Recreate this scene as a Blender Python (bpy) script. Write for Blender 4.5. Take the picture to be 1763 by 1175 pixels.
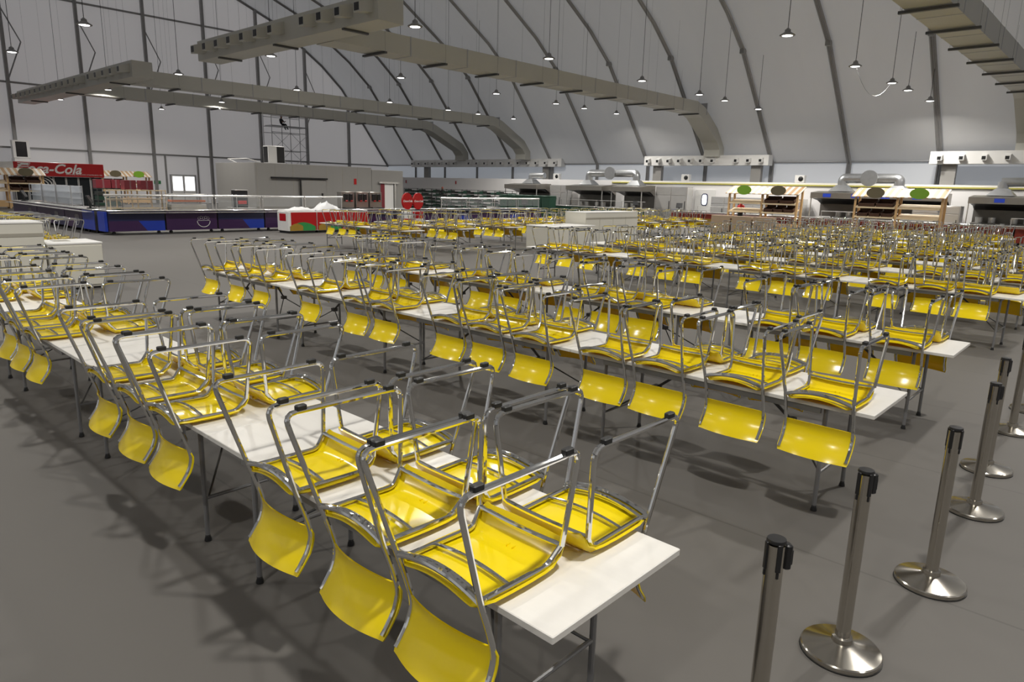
import bpy, math, random
from mathutils import Vector, Matrix

PI = math.pi
random.seed(7)
for o in list(bpy.data.objects):
    bpy.data.objects.remove(o, do_unlink=True)
scene = bpy.context.scene
COL = scene.collection

# ------------------------------------------------------------------ camera
CAM_H, YAW, PITCH, ROLL, FPX = 2.0879, 0.73839, 0.21848, 0.02567, 1188.0
cy, sy, cp, sp = math.cos(YAW), math.sin(YAW), math.cos(PITCH), math.sin(PITCH)
F = Vector((-sy * cp, cy * cp, -sp)); R = Vector((cy, sy, 0)); U = R.cross(F)
R2 = math.cos(ROLL) * R + math.sin(ROLL) * U
U2 = -math.sin(ROLL) * R + math.cos(ROLL) * U
cam = bpy.data.cameras.new('camera'); camo = bpy.data.objects.new('camera', cam); COL.objects.link(camo)
m = Matrix.Identity(4)
for i in range(3):
    m[i][0], m[i][1], m[i][2] = R2[i], U2[i], -F[i]
m.translation = (0, 0, CAM_H)
camo.matrix_world = m
cam.sensor_width = 36; cam.lens = FPX * 36 / 1763; cam.clip_end = 300; cam.clip_start = .05
scene.camera = camo

# ------------------------------------------------------------------ light levels
scene.view_settings.view_transform = 'Standard'
scene.view_settings.look = 'None'
scene.view_settings.gamma = 1
scene.view_settings.use_curve_mapping = False
scene.view_settings.exposure = 0.0
LAMP_W = 265          # each high-bay lamp
LAMP_COL = (1.0, 0.965, 0.90)
world = bpy.data.worlds.new('daylight'); scene.world = world; world.use_nodes = True
wb = world.node_tree.nodes['Background']; wb.inputs[0].default_value = (.93, .96, 1, 1); wb.inputs[1].default_value = .62
scene.cycles.max_bounces = 7; scene.cycles.diffuse_bounces = 4; scene.cycles.glossy_bounces = 4
scene.cycles.transmission_bounces = 4; scene.cycles.transparent_max_bounces = 8
scene.cycles.caustics_reflective = False; scene.cycles.caustics_refractive = False
scene.cycles.sample_clamp_indirect = 6; scene.cycles.use_denoising = True
scene.cycles.blur_glossy = 0.3

# ------------------------------------------------------------------ materials
def mat(name, col, rough=.5, metal=0., var=0., scale=3., bump=0., spec=.5, emit=None, trans=0., stretch=None, alpha=1., coat=0.):
    mt = bpy.data.materials.new(name); mt.use_nodes = True
    nt = mt.node_tree; b = nt.nodes['Principled BSDF']
    b.inputs['Base Color'].default_value = (*col, 1); b.inputs['Roughness'].default_value = rough
    b.inputs['Metallic'].default_value = metal; b.inputs['Specular IOR Level'].default_value = spec
    b.inputs['Transmission Weight'].default_value = trans; b.inputs['Alpha'].default_value = alpha
    b.inputs['Coat Weight'].default_value = coat
    if emit:
        b.inputs['Emission Color'].default_value = (*emit[0], 1); b.inputs['Emission Strength'].default_value = emit[1]
    if var or bump:
        tc = nt.nodes.new('ShaderNodeTexCoord'); mp = nt.nodes.new('ShaderNodeMapping')
        nz = nt.nodes.new('ShaderNodeTexNoise'); nz.inputs['Scale'].default_value = scale; nz.inputs['Detail'].default_value = 3
        if stretch: mp.inputs['Scale'].default_value = stretch
        nt.links.new(tc.outputs['Object'], mp.inputs[0]); nt.links.new(mp.outputs[0], nz.inputs[0])
        if var:
            mx = nt.nodes.new('ShaderNodeMix'); mx.data_type = 'RGBA'
            mx.inputs[6].default_value = (*[c * (1 - var) for c in col], 1)
            mx.inputs[7].default_value = (*[min(1, c * (1 + var)) for c in col], 1)
            nt.links.new(nz.outputs[0], mx.inputs[0]); nt.links.new(mx.outputs[2], b.inputs['Base Color'])
        if bump:
            bp = nt.nodes.new('ShaderNodeBump'); bp.inputs['Strength'].default_value = bump; bp.inputs['Distance'].default_value = .02
            nt.links.new(nz.outputs[0], bp.inputs['Height']); nt.links.new(bp.outputs[0], b.inputs['Normal'])
    return mt

def ramp(nt, fac, stops, const=True):
    r = nt.nodes.new('ShaderNodeValToRGB'); r.color_ramp.interpolation = 'CONSTANT' if const else 'LINEAR'
    e = r.color_ramp.elements
    while len(e) < len(stops): e.new(.5)
    for k, (p, c) in enumerate(stops): e[k].position = p; e[k].color = (*c, 1)
    nt.links.new(fac, r.inputs[0]); return r.outputs[0]

M = {}
M['yellow'] = mat('yellow_plastic', (.93, .73, .006), .2, spec=.55, var=.03, scale=4, coat=.25)
nt_ = M['yellow'].node_tree; tr_ = nt_.nodes.new('ShaderNodeBsdfTranslucent'); tr_.inputs[0].default_value = (.95, .50, .004, 1)
mx_ = nt_.nodes.new('ShaderNodeMixShader'); mx_.inputs[0].default_value = .16
nt_.links.new(nt_.nodes['Principled BSDF'].outputs[0], mx_.inputs[1]); nt_.links.new(tr_.outputs[0], mx_.inputs[2]); nt_.links.new(mx_.outputs[0], nt_.nodes['Material Output'].inputs[0])
M['chrome'] = mat('chrome_tube', (.74, .74, .73), .07, 1., var=.02)
M['rubber'] = mat('black_rubber', (.012, .012, .012), .5, var=.1)
M['sticker'] = mat('white_sticker', (.75, .74, .62), .5, var=.05)
M['laminate'] = mat('white_laminate', (.70, .68, .64), .35, var=.025, scale=5, stretch=(1, 12, 1))
M['steelgrey'] = mat('grey_steel', (.25, .25, .255), .38, .5, var=.05)
M['brushed'] = mat('brushed_steel', (.50, .47, .42), .17, 1., var=.05, scale=8, stretch=(1, 1, 6))
M['stain'] = mat('stainless_steel', (.74, .73, .71), .22, .7, var=.08, scale=2)
M['staindark'] = mat('dark_stainless_steel', (.20, .19, .175), .42, .8, var=.15, scale=3)
M['blackp'] = mat('black_plastic', (.01, .01, .011), .38, var=.1)
M['alu'] = mat('tent_aluminium', (.29, .285, .28), .45, .4, var=.08)
M['alulight'] = mat('light_aluminium', (.42, .42, .43), .4, .6, var=.08)
M['fabric'] = mat('tent_lining', (.60, .59, .58), .42, 0., var=.05, scale=.35, stretch=(3.0, .6, .6), spec=.7, bump=.25)
M['gfabric'] = mat('gable_lining', (.70, .67, .65), .5, 0., var=.05, scale=.3, stretch=(1, 1.6, .5), bump=.2)
M['eave'] = mat('side_wall_panel', (.76, .77, .79), .45, var=.03, scale=.5)
M['duct'] = mat('cream_duct', (.52, .51, .46), .5, var=.04, scale=1)
M['ductdark'] = mat('duct_hanger', (.10, .10, .10), .5, .5, var=.05)
M['cabinet'] = mat('cream_cabinet', (.62, .60, .53), .5, var=.02)
M['cabtrim'] = mat('cabinet_shadow_gap', (.34, .32, .27), .6, var=.02)  # darker cream painted for shade in flap gaps and slots; also panel joints
M['partition'] = mat('white_partition', (.87, .85, .84), .5, var=.02, scale=.6)
M['cold'] = mat('cold_room_panel', (.29, .28, .265), .5, var=.04, scale=.6, stretch=(4, 4, .2))
M['pine'] = mat('pine_wood', (.62, .40, .19), .5, var=.15, scale=3, stretch=(1, 1, 9))
M['palewood'] = mat('pale_wood', (.72, .58, .38), .5, var=.1, scale=3)
M['wicker'] = mat('brown_wicker', (.075, .032, .018), .6, var=.5, scale=25, bump=.6)
M['green'] = mat('lime_green_sign', (.17, .34, .02), .5, var=.05)
M['olive'] = mat('olive_brown_sign', (.12, .10, .055), .5, var=.05)
M['red'] = mat('red_vinyl', (.44, .006, .008), .35, var=.06)
M['crimson'] = mat('crimson_carton', (.20, .02, .03), .45, var=.12)
M['white'] = mat('white_enamel', (.78, .77, .75), .4, var=.02)
M['glass'] = mat('clear_acrylic', (.9, .93, .95), .05, alpha=.09, spec=.5, var=.01)
M['acrylic'] = mat('scuffed_acrylic', (.75, .78, .82), .15, alpha=.33, spec=.6, var=.05)
M['glassdark'] = mat('dark_glass', (.02, .025, .03), .08, var=.1)
M['purple'] = mat('purple_vinyl', (.045, .012, .075), .35, var=.2, scale=.8)
M['blue'] = mat('blue_vinyl', (.012, .045, .42), .35, var=.25, scale=.8)
M['navy'] = mat('navy_vinyl', (.012, .014, .07), .35, var=.2, scale=.8)
M['orange'] = mat('orange_vinyl', (.62, .14, .02), .4, var=.1)
M['greenv'] = mat('green_vinyl', (.03, .28, .07), .4, var=.15)
M['rust'] = mat('rust_red_vinyl', (.30, .035, .018), .4, var=.2, scale=.6)
M['ochre'] = mat('ochre_vinyl', (.36, .22, .03), .4, var=.2)
M['bin'] = mat('dark_green_bin', (.012, .045, .028), .45, var=.2)
M['cardboard'] = mat('cardboard', (.34, .25, .17), .7, var=.08)
M['darkrack'] = mat('dark_wire', (.06, .065, .06), .4, .6, var=.1)
M['cloth'] = mat('white_cloth', (.75, .75, .76), .8, var=.05)
M['skin'] = mat('skin', (.25, .12, .07), .6, var=.03)
M['darkcloth'] = mat('dark_clothing', (.012, .013, .016), .8, var=.2)
M['helmet'] = mat('blue_helmet', (.01, .02, .25), .35, var=.05)
M['signgreen'] = mat('green_exit_sign', (.02, .22, .06), .4, var=.05)
M['signblue'] = mat('blue_print', (.02, .06, .5), .4, var=.05)
M['pipe'] = mat('galvanised_duct', (.55, .56, .57), .3, .9, var=.12, scale=6, bump=.2)
M['yellowpipe'] = mat('yellow_gas_pipe', (.55, .50, .12), .45, var=.03)
M['bluelight'] = mat('insect_lamp_tube', (.3, .5, 1), .4, emit=((.45, .65, 1), 3.))
M['lampglow'] = mat('lamp_lens', (1, 1, 1), .4, emit=((1, .985, .95), 6.))
M['daylight'] = mat('glowing_door_glass', (.9, .95, 1), .2, emit=((.93, .97, 1), 1.6))  # panes emit by themselves, standing in for light behind the glass
M['screen'] = mat('terminal_screen', (.015, .02, .03), .15, var=.05)

def translucent(name, amt, tint):
    nt = M[name].node_tree; b = nt.nodes['Principled BSDF']; out = nt.nodes['Material Output']
    tr = nt.nodes.new('ShaderNodeBsdfTranslucent'); tr.inputs[0].default_value = (*tint, 1)
    mx = nt.nodes.new('ShaderNodeMixShader'); mx.inputs[0].default_value = amt
    nt.links.new(b.outputs[0], mx.inputs[1]); nt.links.new(tr.outputs[0], mx.inputs[2]); nt.links.new(mx.outputs[0], out.inputs[0])
translucent('fabric', .2, (.86, .85, .85)); translucent('gfabric', .33, (.92, .87, .85)); translucent('eave', .34, (.88, .92, .98))

def floor_mat():
    mt = mat('grey_vinyl_floor', (.112, .105, .097), .6, var=.08, scale=.5, spec=.25)
    nt = mt.node_tree; b = nt.nodes['Principled BSDF']
    tc = nt.nodes.new('ShaderNodeTexCoord'); sx = nt.nodes.new('ShaderNodeSeparateXYZ'); nt.links.new(tc.outputs['Object'], sx.inputs[0])
    mm = nt.nodes.new('ShaderNodeMath'); mm.operation = 'PINGPONG'; mm.inputs[1].default_value = 1.0
    nt.links.new(sx.outputs[1], mm.inputs[0])
    seam = ramp(nt, mm.outputs[0], [(0, (.8, .8, .8)), (.006, (1, 1, 1))])
    old = b.inputs['Base Color'].links[0].from_socket
    mx = nt.nodes.new('ShaderNodeMix'); mx.data_type = 'RGBA'; mx.blend_type = 'MULTIPLY'; mx.inputs[0].default_value = 1
    nt.links.new(old, mx.inputs[6]); nt.links.new(seam, mx.inputs[7]); nt.links.new(mx.outputs[2], b.inputs['Base Color'])
    return mt
M['floor'] = floor_mat()

def awning_mat():
    mt = mat('striped_awning', (.7, .6, .45), .5)
    nt = mt.node_tree; b = nt.nodes['Principled BSDF']
    tc = nt.nodes.new('ShaderNodeTexCoord'); sx = nt.nodes.new('ShaderNodeSeparateXYZ'); nt.links.new(tc.outputs['Object'], sx.inputs[0])
    a = nt.nodes.new('ShaderNodeMath'); a.operation = 'MULTIPLY'; a.inputs[1].default_value = 3.0; nt.links.new(sx.outputs[0], a.inputs[0])
    f = nt.nodes.new('ShaderNodeMath'); f.operation = 'FRACT'; nt.links.new(a.outputs[0], f.inputs[0])
    nt.links.new(ramp(nt, f.outputs[0], [(0, (.66, .62, .55)), (.45, (.46, .29, .15))]), b.inputs['Base Color'])
    return mt
M['awning'] = awning_mat()
M['hood'] = mat('hood_steel', (.34, .32, .29), .35, .9, var=.1)

# ------------------------------------------------------------------ mesh building
def fillet(pts, rad, seg=4):
    pts = [Vector(p) for p in pts]; out = [pts[0]]
    for k in range(1, len(pts) - 1):
        p, a, b = pts[k], pts[k - 1], pts[k + 1]
        r = rad[k - 1] if isinstance(rad, (list, tuple)) else rad
        d1, d2 = (a - p), (b - p)
        t = min(r, d1.length * .49, d2.length * .49)
        s, e = p + d1.normalized() * t, p + d2.normalized() * t
        for i in range(seg + 1):
            u = i / seg
            out.append((1 - u) ** 2 * s + 2 * u * (1 - u) * p + u * u * e)
    out.append(pts[-1]); return out

class MB:
    def __init__(s): s.v = []; s.f = []; s.m = []; s.T = None
    def add(s, vs, fs, mi=0):
        o = len(s.v)
        s.v += [tuple(s.T @ Vector(p)) if s.T else tuple(p) for p in vs]
        s.f += [tuple(i + o for i in f) for f in fs]; s.m += [mi] * len(fs); return s
    def box(s, a, b, mi=0, bev=0.):
        x0, y0, z0 = [min(p, q) for p, q in zip(a, b)]; x1, y1, z1 = [max(p, q) for p, q in zip(a, b)]
        if bev:
            c = min(bev, (x1 - x0) * .45, (y1 - y0) * .45, (z1 - z0) * .45)
            rings = []
            for z, i in ((z0, c), (z0 + c, 0), (z1 - c, 0), (z1, c)):
                X0, X1, Y0, Y1 = x0 + i, x1 - i, y0 + i, y1 - i; e = c if i == 0 else c * .6
                rings.append([(X0 + e, Y0, z), (X1 - e, Y0, z), (X1, Y0 + e, z), (X1, Y1 - e, z), (X1 - e, Y1, z), (X0 + e, Y1, z), (X0, Y1 - e, z), (X0, Y0 + e, z)])
            vs = [p for r in rings for p in r]
            fs = [(r * 8 + j, r * 8 + (j + 1) % 8, r * 8 + 8 + (j + 1) % 8, r * 8 + 8 + j) for r in range(3) for j in range(8)]
            fs += [tuple(range(7, -1, -1)), tuple(range(24, 32))]
            return s.add(vs, fs, mi)
        vs = [(x0, y0, z0), (x1, y0, z0), (x1, y1, z0), (x0, y1, z0), (x0, y0, z1), (x1, y0, z1), (x1, y1, z1), (x0, y1, z1)]
        return s.add(vs, [(3, 2, 1, 0), (4, 5, 6, 7), (0, 1, 5, 4), (1, 2, 6, 5), (2, 3, 7, 6), (3, 0, 4, 7)], mi)
    def tube(s, pts, r, n=8, mi=0, sq=1.):
        pts = [Vector(p) for p in pts]; N = len(pts); vs = []
        t = (pts[1] - pts[0]).normalized()
        up = Vector((0, 0, 1)) if abs(t.z) < .9 else Vector((1, 0, 0))
        a = t.cross(up).normalized(); b = a.cross(t)
        for k in range(N):
            if 0 < k < N - 1: t2 = (pts[k + 1] - pts[k - 1]).normalized()
            elif k == 0: t2 = (pts[1] - pts[0]).normalized()
            else: t2 = (pts[-1] - pts[-2]).normalized()
            q = t.rotation_difference(t2); a = q @ a; b = q @ b; t = t2
            rr = r[k] if isinstance(r, (list, tuple)) else r
            vs += [pts[k] + a * rr * math.cos(2 * PI * j / n) + b * rr * sq * math.sin(2 * PI * j / n) for j in range(n)]
        fs = [(k * n + j, k * n + (j + 1) % n, (k + 1) * n + (j + 1) % n, (k + 1) * n + j) for k in range(N - 1) for j in range(n)]
        fs += [tuple(range(n - 1, -1, -1)), tuple(range((N - 1) * n, N * n))]
        return s.add(vs, fs, mi)
    def lathe(s, prof, n=24, mi=0, c=(0, 0, 0)):
        vs = [(c[0] + r * math.cos(2 * PI * j / n), c[1] + r * math.sin(2 * PI * j / n), c[2] + z) for r, z in prof for j in range(n)]
        K = len(prof)
        fs = [(k * n + j, k * n + (j + 1) % n, (k + 1) * n + (j + 1) % n, (k + 1) * n + j) for k in range(K - 1) for j in range(n)]
        fs += [tuple(range(n - 1, -1, -1)), tuple(range((K - 1) * n, K * n))]
        return s.add(vs, fs, mi)
    def prism(s, poly, axis, a, b, mi=0):
        def P(u, v, w):
            return {'x': (w, u, v), 'y': (u, w, v), 'z': (u, v, w)}[axis]
        n = len(poly); vs = [P(u, v, a) for u, v in poly] + [P(u, v, b) for u, v in poly]
        fs = [tuple(range(n - 1, -1, -1)), tuple(range(n, 2 * n))] + [(j, (j + 1) % n, n + (j + 1) % n, n + j) for j in range(n)]
        return s.add(vs, fs, mi)
    def shell(s, top, bot, mi=0):
        """two matching grids of points stitched along their border"""
        R_, C_ = len(top), len(top[0]); vs = [p for r in top for p in r] + [p for r in bot for p in r]; o = R_ * C_
        fs = []
        for i in range(R_ - 1):
            for j in range(C_ - 1):
                a, b, c, d = i * C_ + j, i * C_ + j + 1, (i + 1) * C_ + j + 1, (i + 1) * C_ + j
                fs += [(a, b, c, d), (o + d, o + c, o + b, o + a)]
        rim = [(0, j) for j in range(C_)] + [(i, C_ - 1) for i in range(1, R_)] + [(R_ - 1, j) for j in range(C_ - 2, -1, -1)] + [(i, 0) for i in range(R_ - 2, 0, -1)]
        ids = [i * C_ + j for i, j in rim]
        for k in range(len(ids)):
            a, b = ids[k], ids[(k + 1) % len(ids)]; fs.append((b, a, o + a, o + b))
        return s.add(vs, fs, mi)
    def mesh(s, name, mats, smooth=35):
        me = bpy.data.meshes.new(name); me.from_pydata(s.v, [], s.f); 
        for m_ in (mats if isinstance(mats, (list, tuple)) else [mats]): me.materials.append(M[m_])
        me.polygons.foreach_set('material_index', s.m)
        if smooth:
            me.polygons.foreach_set('use_smooth', [True] * len(s.f)); me.set_sharp_from_angle(angle=math.radians(smooth))
        me.update(); return me
    def build(s, name, mats, parent=None, smooth=35, **k):
        return put(name, s.mesh(name, mats, smooth), parent, **k)

def put(name, me, parent=None, loc=None, rz=0, kind=None, label=None, cat=None, group=None):
    o = bpy.data.objects.new(name, me); COL.objects.link(o)
    if parent: o.parent = parent
    if loc: o.location = loc
    if rz: o.rotation_euler = (0, 0, rz)
    if kind: o['kind'] = kind
    if label: o['label'] = label
    if cat: o['category'] = cat
    if group: o['group'] = group
    return o
def thing(name, label, cat, loc=(0, 0, 0), rz=0, group=None):
    return put(name, None, None, loc, rz, None, label, cat, group)
def copy_tree(o, parent=None):
    c = o.copy(); COL.objects.link(c)
    if parent: c.parent = parent
    for ch in KIDS.get(o.name, ()): copy_tree(ch, c)
    return c
KIDS = {}
def index_kids(o):
    KIDS[o.name] = [c for c in bpy.data.objects if c.parent == o]
    for c in KIDS[o.name]: index_kids(c)
def text_mesh(txt, size, mtl, ext=.004, shear=0., bold=0.):
    cu = bpy.data.curves.new('lettering', 'FONT'); cu.body = txt; cu.size = size; cu.extrude = ext
    cu.shear = shear; cu.align_x = 'CENTER'; cu.align_y = 'CENTER'; cu.offset = bold; cu.resolution_u = 3
    o = bpy.data.objects.new('lettering', cu); COL.objects.link(o)
    dg = bpy.context.evaluated_depsgraph_get(); dg.update()
    me = bpy.data.meshes.new_from_object(o.evaluated_get(dg)); bpy.data.objects.remove(o)
    me.materials.clear(); me.materials.append(M[mtl]); return me
ORD = ['first', 'second', 'third', 'fourth', 'fifth', 'sixth', 'seventh', 'eighth', 'ninth', 'tenth', 'eleventh', 'twelfth', 'thirteenth', 'fourteenth']

# ------------------------------------------------------------------ the tent
XG, XN, YC = -65., 15.4, 18.7
def eaveY(x): return 46.6 + max(0, -x - 10) * .058
def prof(x):
    """roof section on the kitchen side at x: list of (y, z) from the eave to the ridge"""
    k = 1 + .27 * max(0, min(55, -x - 10)) / 55; y = eaveY(x)
    base = [(0, 4.2), (-2.9, 7.2), (-5.9, 10.2), (-8.2, 11.75), (-13, 14.2), (-20, 16.3), (-27.5, 17.2)]
    return [(y + a, 4.2 + (z - 4.2) * k) for a, z in base[:-1]] + [(YC, 4.2 + 13. * k)]
def section(x):
    p = prof(x); return p + [(2 * YC - y, z) for y, z in p[-2::-1]]
ARCH = [XG] + [-59.6 + 5 * k for k in range(15)] + [XN]
mb = MB(); mb.box((XG - 1, -13, -.1), (XN + 1, 53, 0)); mb.build('floor', 'floor', kind='structure')
mb = MB()
for a, b in zip(ARCH[:-1], ARCH[1:]):
    N = 6; rows = []
    for i in range(N + 1):
        t = i / N; x = a + (b - a) * t; sag = .22 * (1 - (2 * t - 1) ** 2)
        s_ = section(x); out = []
        for j, (y, z) in enumerate(s_):
            inner = sag if 0 < j < len(s_) - 1 else 0
            dy = (y - YC) / 34
            out.append((x, y - inner * dy, z - inner * (1 - .5 * abs(dy))))
        rows.append(out)
    vs = [p for r in rows for p in r]; C_ = len(rows[0])
    mb.add(vs, [(i * C_ + j, i * C_ + j + 1, (i + 1) * C_ + j + 1, (i + 1) * C_ + j) for i in range(N) for j in range(C_ - 1)])
mb.build('ceiling', 'fabric', kind='structure', smooth=40)
mb = MB()
for a, b in zip(ARCH[:-1], ARCH[1:]):
    mb.add([(a, eaveY(a), 0), (b, eaveY(b), 0), (b, eaveY(b), 4.2), (a, eaveY(a), 4.2)], [(0, 1, 2, 3)])
mb.build('wall_right', 'eave', kind='structure', smooth=0)
mb = MB()
for a, b in zip(ARCH[:-1], ARCH[1:]):
    mb.add([(a, 2 * YC - eaveY(a), 0), (b, 2 * YC - eaveY(b), 0), (b, 2 * YC - eaveY(b), 4.2), (a, 2 * YC - eaveY(a), 4.2)], [(0, 1, 2, 3)])
mb.build('wall_left', 'eave', kind='structure', smooth=0)
for nm, x in (('wall_back', XG), ('wall_front', XN)):
    s_ = section(x); n = len(s_)
    vs = [(x, s_[0][0], 0)] + [(x, y, z) for y, z in s_] + [(x, s_[-1][0], 0)]
    MB().add(vs, [tuple(range(len(vs)))]).build(nm, 'gfabric', kind='structure', smooth=0)
ntrim = 0
def trim(mb_, mt='alu', **k):
    global ntrim; ntrim += 1
    return mb_.build('trim_%d' % ntrim, mt, kind='structure', **k)
for x in ARCH[1:-1]:
    mb = MB(); s_ = section(x)
    pts = [(x, s_[0][0] - .12, 0)] + [(x, y - .1 * (1 if y > YC else -1), z - .1) for y, z in s_] + [(x, s_[-1][0] + .12, 0)]
    for d in (-.08, .08):
        mb.tube([(p[0] + d, p[1], p[2]) for p in pts], .075, 4)
    for (y0, z0), (y1, z1) in ((s_[2], s_[1]), (s_[4], s_[3])):
        mb.box((x - .13, y0 - .25, z0 - .3), (x + .13, y0 + .1, z0 - .02))
    trim(mb)
# gable posts, rails and sway braces
def zroof(x, y):
    s_ = section(x)
    for (a, za), (b, zb) in zip(s_[:-1], s_[1:]):
        if b <= y <= a: return zb + (za - zb) * (y - b) / (a - b)
    return 4.2
GP = [14.5 + 5 * k for k in range(-5, 7)]
for y in GP:
    mb = MB(); mb.box((XG + .05, y - .11, 0), (XG + .32, y + .11, zroof(XG, y) - .1))
    if 8 < y < 41:
        zt = min(14.2, zroof(XG, y) - 2.2)
        mb.tube([(XG + .3, y, zt), (XG + .5, y + 1.05, zt - 2.4), (XG + .3, y, zt - 5.2)], .05, 4)
    trim(mb)
mb = MB()
for z in (4.15, 8.9, 15.4):
    mb.box((XG + .04, YC - 29, z - .07), (XG + .16, YC + (30.9 if z < 5 else 26.5 if z < 10 else 18), z + .07))
trim(mb)
mb = MB(); s_ = section(XG); mb.tube([(XG + .15, y - .1 * (1 if y > YC else -1), z - .1) for y, z in s_], .13, 4); trim(mb)
mb = MB()
mb.tube([(x, eaveY(x) - .08, 4.2) for x in ARCH], .07, 6); trim(mb, 'alulight')

# ------------------------------------------------------------------ folding table
TL, TW, TH, TT = 2.385, .75, .773, .028
INS, INY = .315, .09
def table_parts():
    d = {}
    d['top'] = MB().box((-TL / 2 + .002, 0, TH - TT), (TL / 2 - .002, TW, TH), bev=.003).mesh('tabletop', 'laminate')
    for nm, y in (('railn', .022), ('railf', TW - .052)):
        d[nm] = MB().box((-TL / 2 + .33, y, TH - TT - .045), (TL / 2 - .33, y + .03, TH - TT)).mesh('side_rail', 'steelgrey')
    xl = TL / 2 - INS
    d['leg'] = MB().tube([(0, 0, .03), (0, 0, TH - TT)], .0145, 10).mesh('leg', 'steelgrey')
    d['cap'] = MB().lathe([(.012, 0), (.021, .002), (.021, .012), (.015, .03), (.015, .04)], 10).mesh('foot_cap', 'blackp')
    mb = MB(); mb.tube([(0, INY, .27), (0, TW - INY, .27)], .011, 8)
    d['bar'] = mb.mesh('cross_bar', 'steelgrey')
    d['bart'] = MB().tube([(0, INY, TH - TT - .03), (0, TW - INY, TH - TT - .03)], .013, 8).mesh('top_bar', 'steelgrey')
    def br(s):
        mb = MB()
        mid = (s * (xl - .32), TW / 2, .50)
        mb.tube([(s * xl, INY + .02, .27), mid], .007, 6); mb.tube([(s * xl, TW - INY - .02, .27), mid], .007, 6)
        mb.tube([mid, (s * (xl - .62), TW / 2, TH - TT - .01)], .012, 6)
        mb.box((s * (xl - .35), TW / 2 - .03, .48), (s * (xl - .29), TW / 2 + .03, .52))
        return mb.mesh('folding_brace', 'ductdark')
    d['brl'], d['brr'] = br(-1), br(1)
    return d
TP = table_parts()
def make_table(x, y, rz, label, full=True):
    """x, y: near right corner of the top; the table runs to -x"""
    t = thing('folding_table', label, 'table', (x - math.cos(rz) * TL / 2, y - math.sin(rz) * TL / 2, 0), rz, 'white folding tables set end to end in rows')
    put('tabletop', TP['top'], t)
    put('side_rail', TP['railn'], t); put('side_rail', TP['railf'], t)
    for s in (-1, 1):
        for yy in (INY, TW - INY):
            l = put('leg', TP['leg'], t, (s * (TL / 2 - INS), yy, 0))
            if full: put('foot_cap', TP['cap'], l)
        put('cross_bar', TP['bar'], t, (s * (TL / 2 - INS), 0, 0))
        put('top_bar', TP['bart'], t, (s * (TL / 2 - INS), 0, 0))
        put('folding_brace', TP['brl'] if s < 0 else TP['brr'], t)
    return t

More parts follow.
